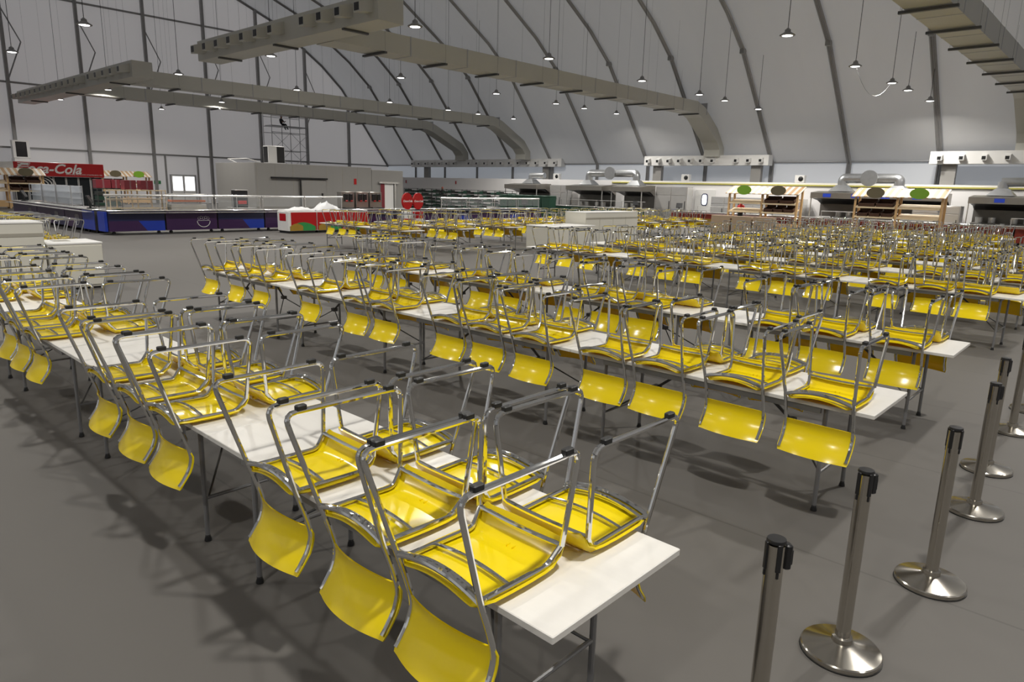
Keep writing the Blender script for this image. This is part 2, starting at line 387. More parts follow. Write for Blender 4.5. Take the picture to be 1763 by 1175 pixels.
# ------------------------------------------------------------------ upended chair
HW = .212
def chair_meshes(lo=False):
    d = {}; nu = 7 if lo else 15; n = 5 if lo else 9; sg = 2 if lo else 4
    pr = [(-.012, .006), (0, .003), (.06, 0), (.14, 0), (.22, 0), (.30, 0), (.345, .004), (.375, .018), (.40, .045), (.42, .078), (.432, .10)]
    if lo: pr = [pr[i] for i in (0, 2, 4, 6, 8, 10)]
    def seatpt(u, k, off):
        y, z = pr[k]; v = max(0, min(1, y / .40))
        wd = HW + .008 * math.sin(PI * v) - (.022 if k == 0 else .006 if k == 1 else 0) - (.02 if y > .425 else .004 if y > .4 else 0)
        dish = .036 * (1 - v) ** 1.1 if v < 1 else 0
        edge = max(0, (abs(u) - .86) / .14)
        zz = .004 + z + dish * (1 - u * u) + .022 * edge ** 2 * (1 if y < .40 else .3)
        yy = y + .014 * u ** 8 * (1 if y < .03 else 0) - .010 * u * u * (y > .35)
        if y > .36: return (u * wd, yy - off * .9, zz + off * .45)
        return (u * (wd - off * (edge > .5)), yy, zz + off)
    us = [-1 + 2 * i / (nu - 1) for i in range(nu)]
    us = [math.copysign(abs(u) ** .8, u) for u in us]
    A = [[seatpt(u, k, 0) for u in us] for k in range(len(pr))]; B = [[seatpt(u, k, .007) for u in us] for k in range(len(pr))]
    d['seat'] = MB().shell(B, A).mesh('seat', 'yellow', 50)
    if not lo:
        d['sticker'] = MB().box((-.03, .262, .012), (.03, .283, .0150)).mesh('maker_sticker', 'sticker')
        mb = MB()
        for x in (-.014, .014): mb.box((x - .002, .345, .010), (x + .002, .375, .026))
        d['rib'] = mb.mesh('moulded_rib', 'yellow')
    # side tube: backrest end -> lumbar bend -> past the seat -> runner -> front leg
    def side(s):
        x0, x1 = s * HW, s * (HW + .03)
        pts = [(x0, -.014, -.325), (x0, .0, -.31), (x0, .045, -.245), (x0, .061, -.185), (x0, .056, -.14), (x0, .030, -.05), (x0, -.002, .04), (x1, -.128, .45), (x1, .425, .452), (x0 * .99, .392, .095)]
        return MB().tube(fillet(pts, [.02, .03, .03, .03, .05, .03, .055, .05], sg), .0112, n).mesh('leg_frame', 'chrome')
    d['sl'], d['sr'] = side(-1), side(1)
    mb = MB(); xs = HW - .022
    arch = lambda y, h, z, w: [(w * (-1 + 2 * i / (4 if lo else 10)), y, z + h * (1 - (-1 + 2 * i / (4 if lo else 10)) ** 2)) for i in range(5 if lo else 11)]
    mb.tube(arch(.0, .036, .042, HW), .0125, n)
    if not lo: mb.tube(arch(.026, .034, .036, HW - .01), .009, n)
    for s in (-1, 1):
        mb.tube(fillet([(s * (HW - .004), .0, .042), (s * xs, .03, .036), (s * xs, .34, .030), (s * (HW - .006), .392, .095)], .03, sg), .0105, n)
    mb.tube(arch(.392, -.006, .095, HW - .004), .010, n)
    mb.tube(arch(.150, .018, .034, xs), .008, n)
    d['frame'] = mb.mesh('seat_frame', 'chrome')
    def yt(z):
        P = [(-.345, -.022), (-.325, -.014), (-.30, .006), (-.245, .045), (-.185, .061), (-.14, .056)]
        for (a, ya), (b, yb) in zip(P[:-1], P[1:]):
            if a <= z <= b: return ya + (yb - ya) * (z - a) / (b - a)
        return P[0][1] if z < P[0][0] else P[-1][1]
    nv = 4 if lo else 8
    def bp(u, k, off):
        v = k / (nv - 1); z0 = -.343 + .205 * v
        z = z0 + .014 * (1 - u * u) * v + .006 * (1 - u * u) * (1 - v)
        w = HW + .016 - .007 * (v < .01 or v > .99)
        e = max(0, (abs(u) - .9) / .1)
        return (u * w, yt(z0) + .014 - .045 * (1 - u * u) - .003 * e - off - (.008 if v > .99 else 0), z)
    A = [[bp(u, k, 0) for u in us] for k in range(nv)]; B = [[bp(u, k, .008) for u in us] for k in range(nv)]
    d['back'] = MB().shell(A, B).mesh('backrest', 'yellow', 50)
    if not lo:
        f = MB().box((-.013, -.022, -.004), (.013, .022, .020), bev=.004)
        d['foot'] = f.mesh('foot_pad', 'rubber')
    return d
CH, CL = chair_meshes(), chair_meshes(True)
CHAIR_GROUP = 'yellow chairs upended on the white tables'
proto_hi = put('upended_chair', None); proto_hi['category'] = 'chair'; proto_hi['group'] = CHAIR_GROUP
st = put('seat', CH['seat'], proto_hi); put('maker_sticker', CH['sticker'], st, label='small white sticker under the seat'); put('moulded_rib', CH['rib'], st)
put('backrest', CH['back'], proto_hi); put('seat_frame', CH['frame'], proto_hi)
for s, k in ((-1, 'sl'), (1, 'sr')):
    lf = put('leg_frame', CH[k], proto_hi)
    for yy in (-.055, .36):
        put('foot_pad', CH['foot'], lf, (s * (HW + .03), yy, .456))
proto_lo = put('upended_chair', None); proto_lo['category'] = 'chair'; proto_lo['group'] = CHAIR_GROUP
put('seat', CL['seat'], proto_lo); put('backrest', CL['back'], proto_lo); put('seat_frame', CL['frame'], proto_lo)
put('leg_frame', CL['sl'], proto_lo); put('leg_frame', CL['sr'], proto_lo)
index_kids(proto_hi); index_kids(proto_lo)

# ------------------------------------------------------------------ rows of tables
ROWS = []     # (block, row index, right end x, y at right end, rotation, tables, chair offsets)
ROWS.append(('main', 0, -1.121, 1.45, -.010, 4)); ROWS.append(('main', 1, -1.07, 4.512, -.006, 4)); ROWS.append(('main', 2, -1.086, 6.859, .003, 4))
for k in range(9):
    yl, yr = 12.1 + 2.3 * k, 11.62 + 2.22 * k
    xr = -1.1 if k < 6 else -3.6
    rz = -math.atan2(yl - yr, 9.7)
    ROWS.append(('main', 3 + k, xr, yr + (0 if k < 6 else .15), rz, 4 if k < 6 else 3))
for k in range(9):
    ROWS.append(('far', k, -16.15, 12.95 + 2.25 * k, -.03, 2))
ROWS.append(('left', 0, -16.2, 3.72, -.02, 2))
# distance of each chair along the row from its right end; near side, far side
OFF = {(0, 'n'): [.44, .95, 1.56, 2.79, 3.26, 3.87, 5.56, 6.05, 6.6, 7.9, 8.45, 9.1],
       (0, 'f'): [.40, .95, 1.56, 2.80, 3.26, 3.86, 5.5, 6.1, 6.62, 7.8, 8.4, 8.95],
       (1, 'n'): [.32, .90, 1.50, 2.01, 2.77, 3.35, 3.88, 4.91, 5.44, 6.44, 7.67, 8.34, 9.18],
       (1, 'f'): [.95, 1.44, 2.94, 3.43, 3.96, 5.06, 5.57, 6.50, 7.6, 8.15, 8.9],
       (2, 'n'): [.44, 1.09, 1.60, 3.08, 3.62, 4.16, 5.2, 5.75, 6.4, 7.6, 8.2, 8.8],
       (2, 'f'): [.40, 1.05, 1.62, 2.85, 3.45, 4.05, 5.1, 5.8, 6.4, 7.5, 8.2, 8.8],
       (3, 'n'): [.63, 1.16, 1.81, 2.8, 3.4, 4.0, 5.15, 5.75, 6.4, 7.7, 8.3, 8.95]}
CHAIRS = []
def where(block, r, t, nt_):
    if block == 'main': row = '%s row' % ORD[r] if r else 'front row'
    elif block == 'far': row = 'far left block, %s row' % ORD[r]
    else: row = 'row behind the left cream cabinets'
    return row, ('right-hand table' if t == 0 else '%s table from right' % ORD[t])
for block, r, xr, yr, rz, nt_ in ROWS:
    c, s = math.cos(rz), math.sin(rz)
    for t in range(nt_):
        row, tb = where(block, r, t, nt_)
        make_table(xr - c * TL * t, yr - s * TL * t, rz, ('white folding table with grey legs, %s, %s' % (row, tb)), full=(r < 5 and block == 'main'))
    for side in 'nf':
        offs = OFF.get((r, side)) if block == 'main' else None
        if not offs:
            offs = []
            for t in range(nt_):
                b = TL * t + random.uniform(.33, .5); st_ = random.choice((.52, .56, .6)); 
                offs += [b, b + st_ + random.uniform(-.03, .03), b + 2 * st_ + random.uniform(.0, .08)]
        offs = sorted(offs); S_ = .512
        for _ in range(30):
            for q in range(len(offs) - 1):
                g = offs[q + 1] - offs[q]
                if g < S_: offs[q] -= (S_ - g) / 2; offs[q + 1] += (S_ - g) / 2
        offs = [max(.27, q) for q in offs]
        cnt = {}
        for o_ in offs:
            t = min(nt_ - 1, int(o_ / TL)); cnt[t] = cnt.get(t, 0) + 1
            row, tb = where(block, r, t, nt_)
            jy = random.uniform(-.012, .012)
            v = -.075 + jy if side == 'n' else TW + .075 + jy
            a = rz + (0 if side == 'n' else PI) + random.uniform(-.015, .015)
            x = xr - c * o_ - s * v; y = yr - s * o_ + c * v
            lab = 'yellow chair upended, %s, %s, %s %s side' % (row.replace('far left block, ', 'far block ').replace(' behind the left', ' behind'), tb.replace(' table from right', ' table from right'), ORD[cnt[t] - 1], 'near' if side == 'n' else 'far')
            CHAIRS.append((math.hypot(x, y), x, y, a, lab))
CHAIRS.sort(key=lambda q: q[0])
def in_view(x, y, z=1.0, pad=120):
    d = Vector((x, y, z - CAM_H)); f = d.dot(F)
    if f < .3: return False
    u = 881 + FPX * d.dot(R2) / f; v = 587 - FPX * d.dot(U2) / f
    return -pad < u < 1763 + pad and -pad < v < 1175 + 2 * pad
CHAIRS = [q for q in CHAIRS if in_view(q[1], q[2])]
NIND = 300
for i, (dist, x, y, a, lab) in enumerate(CHAIRS[:NIND]):
    o = copy_tree(proto_hi if dist < 17 else proto_lo)
    o.location = (x, y, TH); o.rotation_euler = (0, 0, a); o['label'] = lab
rest = CHAIRS[NIND:]
if rest:
    mb = MB()
    for dist, x, y, a, lab in rest:
        T_ = Matrix.Translation((x, y, TH)) @ Matrix.Rotation(a, 4, 'Z'); mb.T = T_
        for k, mi in (('seat', 0), ('back', 0), ('frame', 1), ('sl', 1), ('sr', 1)):
            me = CL[k]; mb.add([v.co for v in me.vertices], [tuple(p.vertices) for p in me.polygons], mi)
    mb.T = None
    mb.build('distant_upended_chairs', ['yellow', 'chrome'], kind='stuff', label='mass of small yellow chairs upended on the most distant table rows', cat='chairs')
for p_ in (proto_hi, proto_lo):
    for k in list(KIDS[p_.name]):
        for g in KIDS.get(k.name, ()): bpy.data.objects.remove(g)
        bpy.data.objects.remove(k)
    bpy.data.objects.remove(p_)

# ------------------------------------------------------------------ belt stanchions
SP = [(-.79, 2.27, .3), (-.755, 3.172, .5), (-.592, 4.147, .8), (-.594, 5.401, .4), (-.664, 6.348, .6), (-.66, 7.62, 0), (-.62, 8.55, .3), (-.66, 9.7, .5)]
SL = ['cut off by the bottom of the photo', 'closest one with its whole base showing', 'third from the camera', 'fourth from the camera', 'fifth, partly behind the fourth', 'sixth, near the right edge', 'seventh, at the right edge', 'farthest, at the right edge']
base_me = MB().lathe([(.170, 0), (.176, .003), (.176, .024), (.171, .030), (.055, .058), (.046, .062), (.044, .085), (.034, .09)], 48).mesh('stanchion_base', 'brushed', 25)
ring_me = MB().lathe([(.165, 0), (.179, 0), (.179, .006), (.165, .006)], 40).mesh('base_ring', 'rubber')
pole_me = MB().tube([(0, 0, .08), (0, 0, .895)], .0325, 24).mesh('pole', 'brushed')
head_me = MB().lathe([(.034, .83), (.034, .905), (.031, .913), (.02, .914)], 24).mesh('head_cap', 'brushed')
cap_me = MB().lathe([(.0335, .902), (.0345, .906), (.032, .915), (.012, .916)], 24).mesh('top_disc', 'blackp')
cas_me = MB().box((.030, -.018, .80), (.056, .018, .895), bev=.005).box((.050, -.013, .815), (.062, .013, .875), bev=.004).mesh('belt_cassette', 'blackp')
slot_me = MB().box((.024, -.009, .80), (.0375, .009, .905), bev=.002).box((.026, -.005, .775), (.0365, .005, .80), bev=.002).mesh('belt_slot', 'blackp')
for (x, y, a), sl in zip(SP, SL):
    t = thing('stanchion', 'brushed steel belt stanchion on the floor, %s' % sl, 'stanchion', (x, y, 0), a, 'belt stanchions along the aisle')
    put('stanchion_base', base_me, t); put('base_ring', ring_me, t, label='black rubber ring'); put('pole', pole_me, t); 
    put('top_disc', cap_me, t, label='black plastic top'); put('belt_cassette', cas_me, t, rz=.5)
    for k in range(3): put('belt_slot', slot_me, t, rz=.5 + PI / 2 * (k + 1))

# ------------------------------------------------------------------ high-bay lamps
LZ = 7.4
LAMPS = [(132, 52, 0)]
GX = {0: -10.3, 1: -19.8, 2: -29.4, 3: -38.5, 4: -49.2, 5: -58.6}
LP = [(0, 24.9), (0, 32.2), (0, 37.7), (0, 40.6), (0, 42.1), (1, 16.4), (1, 23.6), (1, 30.8), (1, 36.7), (1, 39.8), (1, 41.4),
      (2, 9.1), (2, 16.3), (2, 23.4), (2, 30.4), (2, 35.9), (2, 38.9), (2, 42.7),
      (3, 8.9), (3, 16.1), (3, 22.9), (3, 29.7), (3, 34.9), (3, 37.9), (3, 41.8), (4, 16.2), (4, 23.4), (5, 16.1), (5, 23.0)]
OFFL = [(-1, 2.0), (0, 1.9), (1, 1.9), (2, 1.9), (3, 1.9), (-2, 2.0), (-1, -5.4), (0, -5.4), (1, -5.4), (0, 9.2), (0, 16.9), (1, 9.2), (-1, 9.2), (-1, 16.8), (-1, 24.9), (-1, 32.), (-1, 40.), (-2, 9.2)]
shade_me = MB().lathe([(.245, 0), (.26, .015), (.25, .035), (.16, .085), (.10, .13), (.095, .2), (.05, .215), (.05, .24)], 24).mesh('lamp_shade', 'alu')
lens_me = MB().lathe([(.02, -.004), (.165, -.004), (.175, 0), (.175, .006)], 24).mesh('lamp_lens', 'lampglow')
spot = bpy.data.lights.new('lamp_light', 'AREA'); spot.shape = 'DISK'; spot.size = .36; spot.energy = LAMP_W; spot.color = LAMP_COL; spot.spread = 2.7
for i, (g, y) in enumerate(LP + OFFL):
    x = GX.get(g, 0. if g == -1 else 10.); lz = LZ
    if (g, y) in ((0, 42.1), (1, 41.4)): x, lz = x * .93, 7.0
    zt = zroof(x, y) - .1
    if i < len(LP):
        k = [q for q in LP if q[0] == g].index((g, y))
        lab = 'round high-bay lamp on a thin cable, %s from front, %s line from right' % (ORD[k], ORD[g])
    else: lab = 'high-bay lamp outside the picture, %s metres right and %s metres ahead of the camera' % (round(GX.get(g, 0. if g == -1 else 10.)), round(y))
    t = thing('pendant_lamp', lab, 'lamp', (x, y, lz), 0, 'high-bay lamps hanging from the roof')
    put('lamp_shade', shade_me, t); put('lamp_lens', lens_me, t, label='glowing white lens')
    MB().tube([(0, 0, .23), (0, 0, zt - lz)], .012, 4).build('cable', 'blackp', t)
    l = bpy.data.objects.new('lamp_light', spot); COL.objects.link(l); l.parent = t; l.location = (0, 0, -.02)
# ------------------------------------------------------------------ air ducts under the roof
def duct_mesh(mb, pts, w, h):
    """rectangular duct along points, w across (x), h high"""
    vs = []; n = len(pts)
    for k, p in enumerate(pts):
        a = Vector(pts[max(0, k - 1)]); b = Vector(pts[min(n - 1, k + 1)]); t = (b - a).normalized()
        sx = Vector((1, 0, 0)) if abs(t.x) < .9 else Vector((0, 1, 0)); up = sx.cross(t).normalized()
        if up.z < -.01: up = -up
        p = Vector(p); vs += [p - sx * w / 2 - up * h / 2, p + sx * w / 2 - up * h / 2, p + sx * w / 2 + up * h / 2, p - sx * w / 2 + up * h / 2]
    fs = [(k * 4 + j, k * 4 + (j + 1) % 4, k * 4 + 4 + (j + 1) % 4, k * 4 + 4 + j) for k in range(n - 1) for j in range(4)]
    fs += [(3, 2, 1, 0), tuple(range(4 * n - 4, 4 * n))]
    return mb.add(vs, fs)
def roof_duct(x, y0, y1, label):
    t = thing('air_duct', label, 'air duct', (x, y0, 7.45), 0, 'rectangular air ducts under the roof')
    L = y1 - y0; ye = eaveY(x) - 1.3 - y0
    duct_mesh(MB(), [(0, 0, 0), (0, L, 0), (0, L + .9, -.25), (0, ye - .55, -1.7), (0, ye, -2.3), (0, ye, -2.9)], 1.15, .72).build('duct_body', 'duct', t, smooth=0)
    k = 2.2
    while k < L:
        MB().box((-.72, k - .06, -.46), (.72, k + .06, -.385)).build('hanger_bar', 'ductdark', t)
        zr = zroof(x, y0 + k) - 7.55
        for s in (-1, 1): MB().tube([(s * .68, k, -.4), (s * .68, k, zr)], .004, 3).build('hanger_rod', 'ductdark', t)
        MB().box((-.585, k + 1.3, -.37), (.585, k + 1.36, .37)).build('joint_strip', 'alulight', t)
        k += 3.1
    return t
def header(x0, x1, y, n, label, gap=()):
    t = thing('air_outlet_header', label, 'air duct', ((x0 + x1) / 2, y, 7.5), 0, 'outlet headers of the roof ducts')
    L = x1 - x0
    MB().box((-L / 2, -.5, -.4), (L / 2, .5, .4), bev=.01).build('duct_body', 'duct', t, smooth=0)
    for i in range(n):
        if i in gap: continue
        xx = -L / 2 + L * (i + .6) / n
        nz = MB().prism([(-.5, -.16), (-1.0, -.22), (-1.0, .10), (-.5, .26)], 'x', xx - .17, xx + .17).build('air_nozzle', 'duct', t, smooth=0)
        MB().box((xx - .12, -1.012, -.17), (xx + .12, -1.0, .06)).build('nozzle_opening', 'blackp', nz)
    for xx in (-L * .35, 0, L * .35):
        MB().box((xx - .06, -.5, -.47), (xx + .06, .5, -.405)).build('hanger_bar', 'ductdark', t)
        for yy in (-.48, .48): MB().tube([(xx, yy, -.42), (xx, yy, zroof(t.location.x + xx, y) - 7.6)], .004, 3).build('hanger_rod', 'ductdark', t)
header(-31.6, -18.8, 14.6, 12, 'cream air header with square nozzles, nearest one at top centre', (7,))
header(-61.0, -39.2, 14.6, 19, 'long cream air header with square nozzles at the upper left', (13,))
roof_duct(-23.4, 15.15, 42.2, 'long cream air duct from the top-centre header to the kitchen wall')
roof_duct(-42.2, 15.15, 42.8, 'long cream air duct, upper of the two behind the left header')
roof_duct(-50.6, 15.15, 42.8, 'long cream air duct, lowest and farthest, crossing above the scaffold')
roof_duct(-5.4, 10.6, 41.2, 'broad olive-cream air duct crossing the top right corner')
for x0, x1, n, lab in ((-58.3, -38.2, 19, 'long white wall duct with square nozzles, left of the three'), (-28.9, -19.4, 11, 'white wall duct with square nozzles, middle of the three'), (-9.8, -.5, 9, 'white wall duct with square nozzles, right of the three')):
    yb = eaveY(x0) - 1.45
    t = thing('wall_duct', lab, 'air duct', ((x0 + x1) / 2, yb, 4.3), 0, 'white wall ducts above the kitchen')
    L = x1 - x0
    MB().box((-L / 2, -.3, -.34), (L / 2, .4, .34), bev=.01).build('duct_body', 'white', t, smooth=0)
    for i in range(n):
        if i == 7: continue
        xx = -L / 2 + L * (i + .5) / n
        nz = MB().prism([(-.3, -.13), (-.62, -.16), (-.62, .08), (-.3, .18)], 'x', xx - .13, xx + .13).build('air_nozzle', 'white', t, smooth=0)
        MB().box((xx - .09, -.632, -.12), (xx + .09, -.62, .05)).build('nozzle_opening', 'blackp', nz)
    for xx in (-L * .4, L * .4):
        MB().box((xx - .35, .05, -1.6), (xx + .35, .38, -.345)).build('supply_box', 'cold', t)
# slack cable between two lamps
mb = MB(); mb.tube([(-10.3, 32.2 + 5.5 * i / 10, 7.5 - .95 * (1 - (i / 5 - 1) ** 2)) for i in range(11)], .010, 4)
mb.build('slack_cable', 'steelgrey', label='thin slack cable hanging between two lamps at the upper right', cat='cable')

# ------------------------------------------------------------------ kitchen partition and wall fittings
MB().box((-58, 45.0, 0), (-3.0, 45.15, 2.85)).build('wall_partition', 'partition', kind='structure', smooth=0)
MB().box((-31, 44.9, 2.66), (-3.0, 44.98, 2.74)).build('gas_pipe', 'yellowpipe', label='thin yellow pipe running along the top of the kitchen wall', cat='pipe')
for x, z, lab in ((-24.9, 2.86, 'white air conditioner outdoor unit on the kitchen wall, left one'), (-16.9, 2.86, 'white air conditioner outdoor unit on the kitchen wall, middle'), (-36.6, 2.86, 'small air conditioner outdoor unit beside the leftmost flue')):
    t = thing('outdoor_unit', lab, 'air conditioner', (x, 45.08, z), 0, 'outdoor units on the kitchen wall')
    MB().box((-.30, -.05, 0), (.30, .3, .46), bev=.02).build('unit_body', 'white', t)
    MB().lathe([(.14, 0), (.155, .01), (.14, .02)], 16).build('fan_grille', 'blackp', t).matrix_local = Matrix.Translation((.08, -.055, .23)) @ Matrix.Rotation(PI / 2, 4, 'X')
# door with oval window
t = thing('kitchen_door', 'white kitchen door with a rounded oval window', 'door', (-23.2, 44.92, 0))
MB().box((-.75, 0, 0), (.75, .08, 2.3), bev=.01).build('door_panel', 'white', t)
def oval(w, h, n=20): return [(w * math.copysign(abs(math.cos(2 * PI * k / n)) ** .6, math.cos(2 * PI * k / n)), h * math.copysign(abs(math.sin(2 * PI * k / n)) ** .6, math.sin(2 * PI * k / n))) for k in range(n)]
MB().prism([(u, 1.62 + v) for u, v in oval(.24, .42)], 'y', -.03, -.001).build('window_rim', 'navy', t, label='dark rounded rim')
MB().prism([(u, 1.62 + v) for u, v in oval(.18, .35)], 'y', -.04, -.031).build('window_pane', 'daylight', t)
t = thing('insect_lamp', 'small blue-glowing insect lamp on the kitchen wall', 'lamp', (-25.2, 45.0, 2.0))
MB().box((-.35, -.12, 0), (.35, 0, .1), bev=.01).build('lamp_tray', 'stain', t); MB().box((-.3, -.10, .11), (.3, -.02, .2)).build('lamp_tube', 'bluelight', t, label='glowing blue tube')

# hoods
def hood(x0, x1, y, zb, label, prints=0):
    t = thing('extractor_hood', label, 'extractor hood', ((x0 + x1) / 2, y, 0), 0, 'steel extractor hoods in the kitchen')
    L = x1 - x0
    MB().prism([(-.7, zb), (-.7, zb + .32), (.55, zb + .42), (1.2, zb + .42), (1.2, zb - .3), (1.1, zb - .3), (.5, zb)], 'x', -L / 2, L / 2).build('hood_canopy', 'hood', t, smooth=0)
    MB().prism([(-.62, zb - .01), (.5, zb - .01), (1.05, zb - .32), (.95, zb - .32), (.3, zb - .12)], 'x', -L / 2 + .08, L / 2 - .08).build('filter_bank', 'blackp', t, smooth=0)
    MB().box((-L / 2, 1.12, .9), (L / 2, 1.2, zb - .3)).build('back_panel', 'staindark', t)
    for s in (-1, 1): MB().box((s * L / 2 - .04 * s, -.6, .0), (s * L / 2, -.54, zb)).build('support_post', 'stain', t)
    for k in range(prints):
        xx = -L / 2 + L * (k + .6) / (prints + .4)
        MB().box((xx - .22, -.712, zb + .07), (xx + .22, -.7, zb + .27)).build('blue_print', 'signblue', t, label='small blue printed notice')
hood(-39.7, -36.3, 42.9, 2.05, 'steel extractor hood, leftmost in the kitchen')
hood(-33.3, -30.0, 42.9, 2.05, 'steel extractor hood under the left end of the left flue')
hood(-29.2, -26.65, 42.9, 2.05, 'steel extractor hood under the right end of the left flue')
hood(-15.1, -8.3, 42.9, 1.95, 'long steel extractor hood with blue prints behind the right bread stall', 4)
hood(-7.2, -4.1, 42.9, 1.90, 'steel extractor hood at the far right with a blue print', 1)
def flue(xa, xb, y, z0, z1, label, disc=True):
    t = thing('extractor_flue', label, 'duct', ((xa + xb) / 2, y, 0), 0, 'round galvanised flues above the hoods')
    d = (xb - xa) / 2
    if xa != xb:
        MB().tube(fillet([(-d, 0, z0 + .3), (-d, 0, z1), (d, 0, z1), (d, 0, z0 + .3)], .55, 6), .27, 14).build('round_duct', 'pipe', t)
        ends = (-d, d)
        if disc: MB().prism([(.45 * math.cos(2 * PI * k / 20), z1 + .45 * math.sin(2 * PI * k / 20)) for k in range(20)], 'y', -.42, -.28).build('end_disc', 'pipe', t, label='round end plate')
    else:
        MB().tube([(0, 0, z0 + .3), (0, 0, z1)], .25, 14).build('round_duct', 'pipe', t); ends = (0,)
        MB().tube([(-.1, 0, z1 - .02), (1.3, .1, z1 + .02)], .23, 12).build('round_duct', 'pipe', t)
    for e in ends:
        MB().add([(e - .6, -.5, z0), (e + .6, -.5, z0), (e + .6, .5, z0), (e - .6, .5, z0), (e - .26, -.26, z0 + .35), (e + .26, -.26, z0 + .35), (e + .26, .26, z0 + .35), (e - .26, .26, z0 + .35)],
                 [(3, 2, 1, 0), (4, 5, 6, 7), (0, 1, 5, 4), (1, 2, 6, 5), (2, 3, 7, 6), (3, 0, 4, 7)]).build('flue_collar', 'pipe', t, smooth=0)
flue(-32.1, -27.9, 43.5, 2.47, 3.32, 'arched silver flue linking the two left-centre hoods')
flue(-13.8, -10.8, 43.5, 2.38, 3.12, 'arched silver flue above the long hood on the right')
flue(-37.9, -37.9, 43.5, 2.47, 3.1, 'short silver flue above the leftmost hood')
flue(-6.0, -6.0, 43.5, 2.33, 3.0, 'short silver flue above the far right hood')
# fridges, ovens and benches
def steel_unit(x0, x1, y, h, label, doors=2, cat='fridge', nm='kitchen_fridge', d=.8, z0=0., split=.75):
    t = thing(nm, label, cat, ((x0 + x1) / 2, y, z0), 0, 'steel appliances along the kitchen wall'); L = x1 - x0
    MB().box((-L / 2, 0, .08), (L / 2, d, h), bev=.015).build('appliance_body', 'stain', t)
    MB().box((-L / 2 + .05, .05, 0), (L / 2 - .05, d - .05, .08)).build('plinth', 'blackp', t)
    w = (L - .06) / doors
    for k in range(doors):
        a = -L / 2 + .03 + w * k
        dr = MB().box((a + .015, -.04, .14), (a + w - .015, -.002, h * split), bev=.01).build('door', 'stain', t)
        MB().box((a + w - .11, -.075, h * .35), (a + w - .08, -.042, h * .6)).build('door_handle', 'blackp', dr)
        MB().box((a + .015, -.03, h * split + .03), (a + w - .015, -.002, h - .04), bev=.01).build('upper_panel', 'stain', t)
steel_unit(-26.5, -24.0, 43.9, 2.45, 'tall double-door steel fridge beside the insect lamp')
steel_unit(-36.1, -33.8, 43.7, 2.4, 'steel combination oven between the two left hoods', 2, 'oven', 'kitchen_oven')
steel_unit(-22.2, -20.3, 43.9, 1.85, 'steel fridge just right of the oval-window door', 2)
steel_unit(-20.2, -18.3, 43.9, 1.85, 'steel fridge behind the left bread stall', 2)
steel_unit(-17.9, -16.1, 43.9, 1.85, 'steel fridge with a white notice, behind the left bread stall', 1)
steel_unit(-9.6, -8.4, 41.9, 1.75, 'steel fridge just right of the right bread stall', 1)
steel_unit(-8.3, -7.4, 41.9, 1.75, 'steel fridge left of the far right hood', 1)
for x, lab in ((-38.8, 'under the leftmost hood'), (-32.4, 'under the second hood'), (-30.9, 'right part under the second hood'), (-28.3, 'under the third hood'), (-13.5, 'left part under the long hood'), (-11.6, 'right part under the long hood'), (-6.5, 'left part under the far right hood'), (-5.0, 'right part under the far right hood')):
    t = thing('cooking_range', 'low steel cooking range ' + lab, 'cooker', (x, 43.0, 0), 0, 'cooking ranges under the hoods')
    MB().box((-.6, 0, .1), (.6, .8, .92), bev=.01).build('range_body', 'staindark', t)
    MB().box((-.55, -.03, .2), (.55, -.002, .75), bev=.01).build('oven_door', 'glassdark', t)
    MB().tube([(-.5, -.07, .78), (.5, -.07, .78)], .015, 6).build('door_handle', 'stain', t)
    for s in (-1, 1): MB().lathe([(.17, .93), (.18, 1.2), (.185, 1.2), (.185, 1.21), (.02, 1.23)], 14, c=(s * .28, .4, 0)).build('cooking_pot', 'stain', t)
def bench(x0, x1, y, label):
    t = thing('kitchen_bench', label, 'bench', ((x0 + x1) / 2, y, 0), 0, 'steel benches in front of the cookers'); L = x1 - x0
    MB().box((-L / 2, 0, .88), (L / 2, .7, .93), bev=.008).build('bench_top', 'stain', t)
    MB().box((-L / 2 + .05, .05, 0), (L / 2 - .05, .65, .86)).build('bench_base', 'bin', t, label='dark green front')
    MB().box((-L / 2, .3, 1.35), (L / 2, .6, 1.38)).build('over_shelf', 'stain', t)
    for s in (-.9, 0, .9): MB().tube([(s * L / 2, .45, .93), (s * L / 2, .45, 1.36)], .02, 6).build('shelf_post', 'stain', t)
bench(-37.0, -33.4, 40.9, 'steel bench with over-shelf, left, before the cookers')
bench(-33.2, -29.6, 40.9, 'steel bench with over-shelf, middle, before the cookers')
bench(-29.4, -25.8, 40.9, 'steel bench with over-shelf, right, before the cookers')
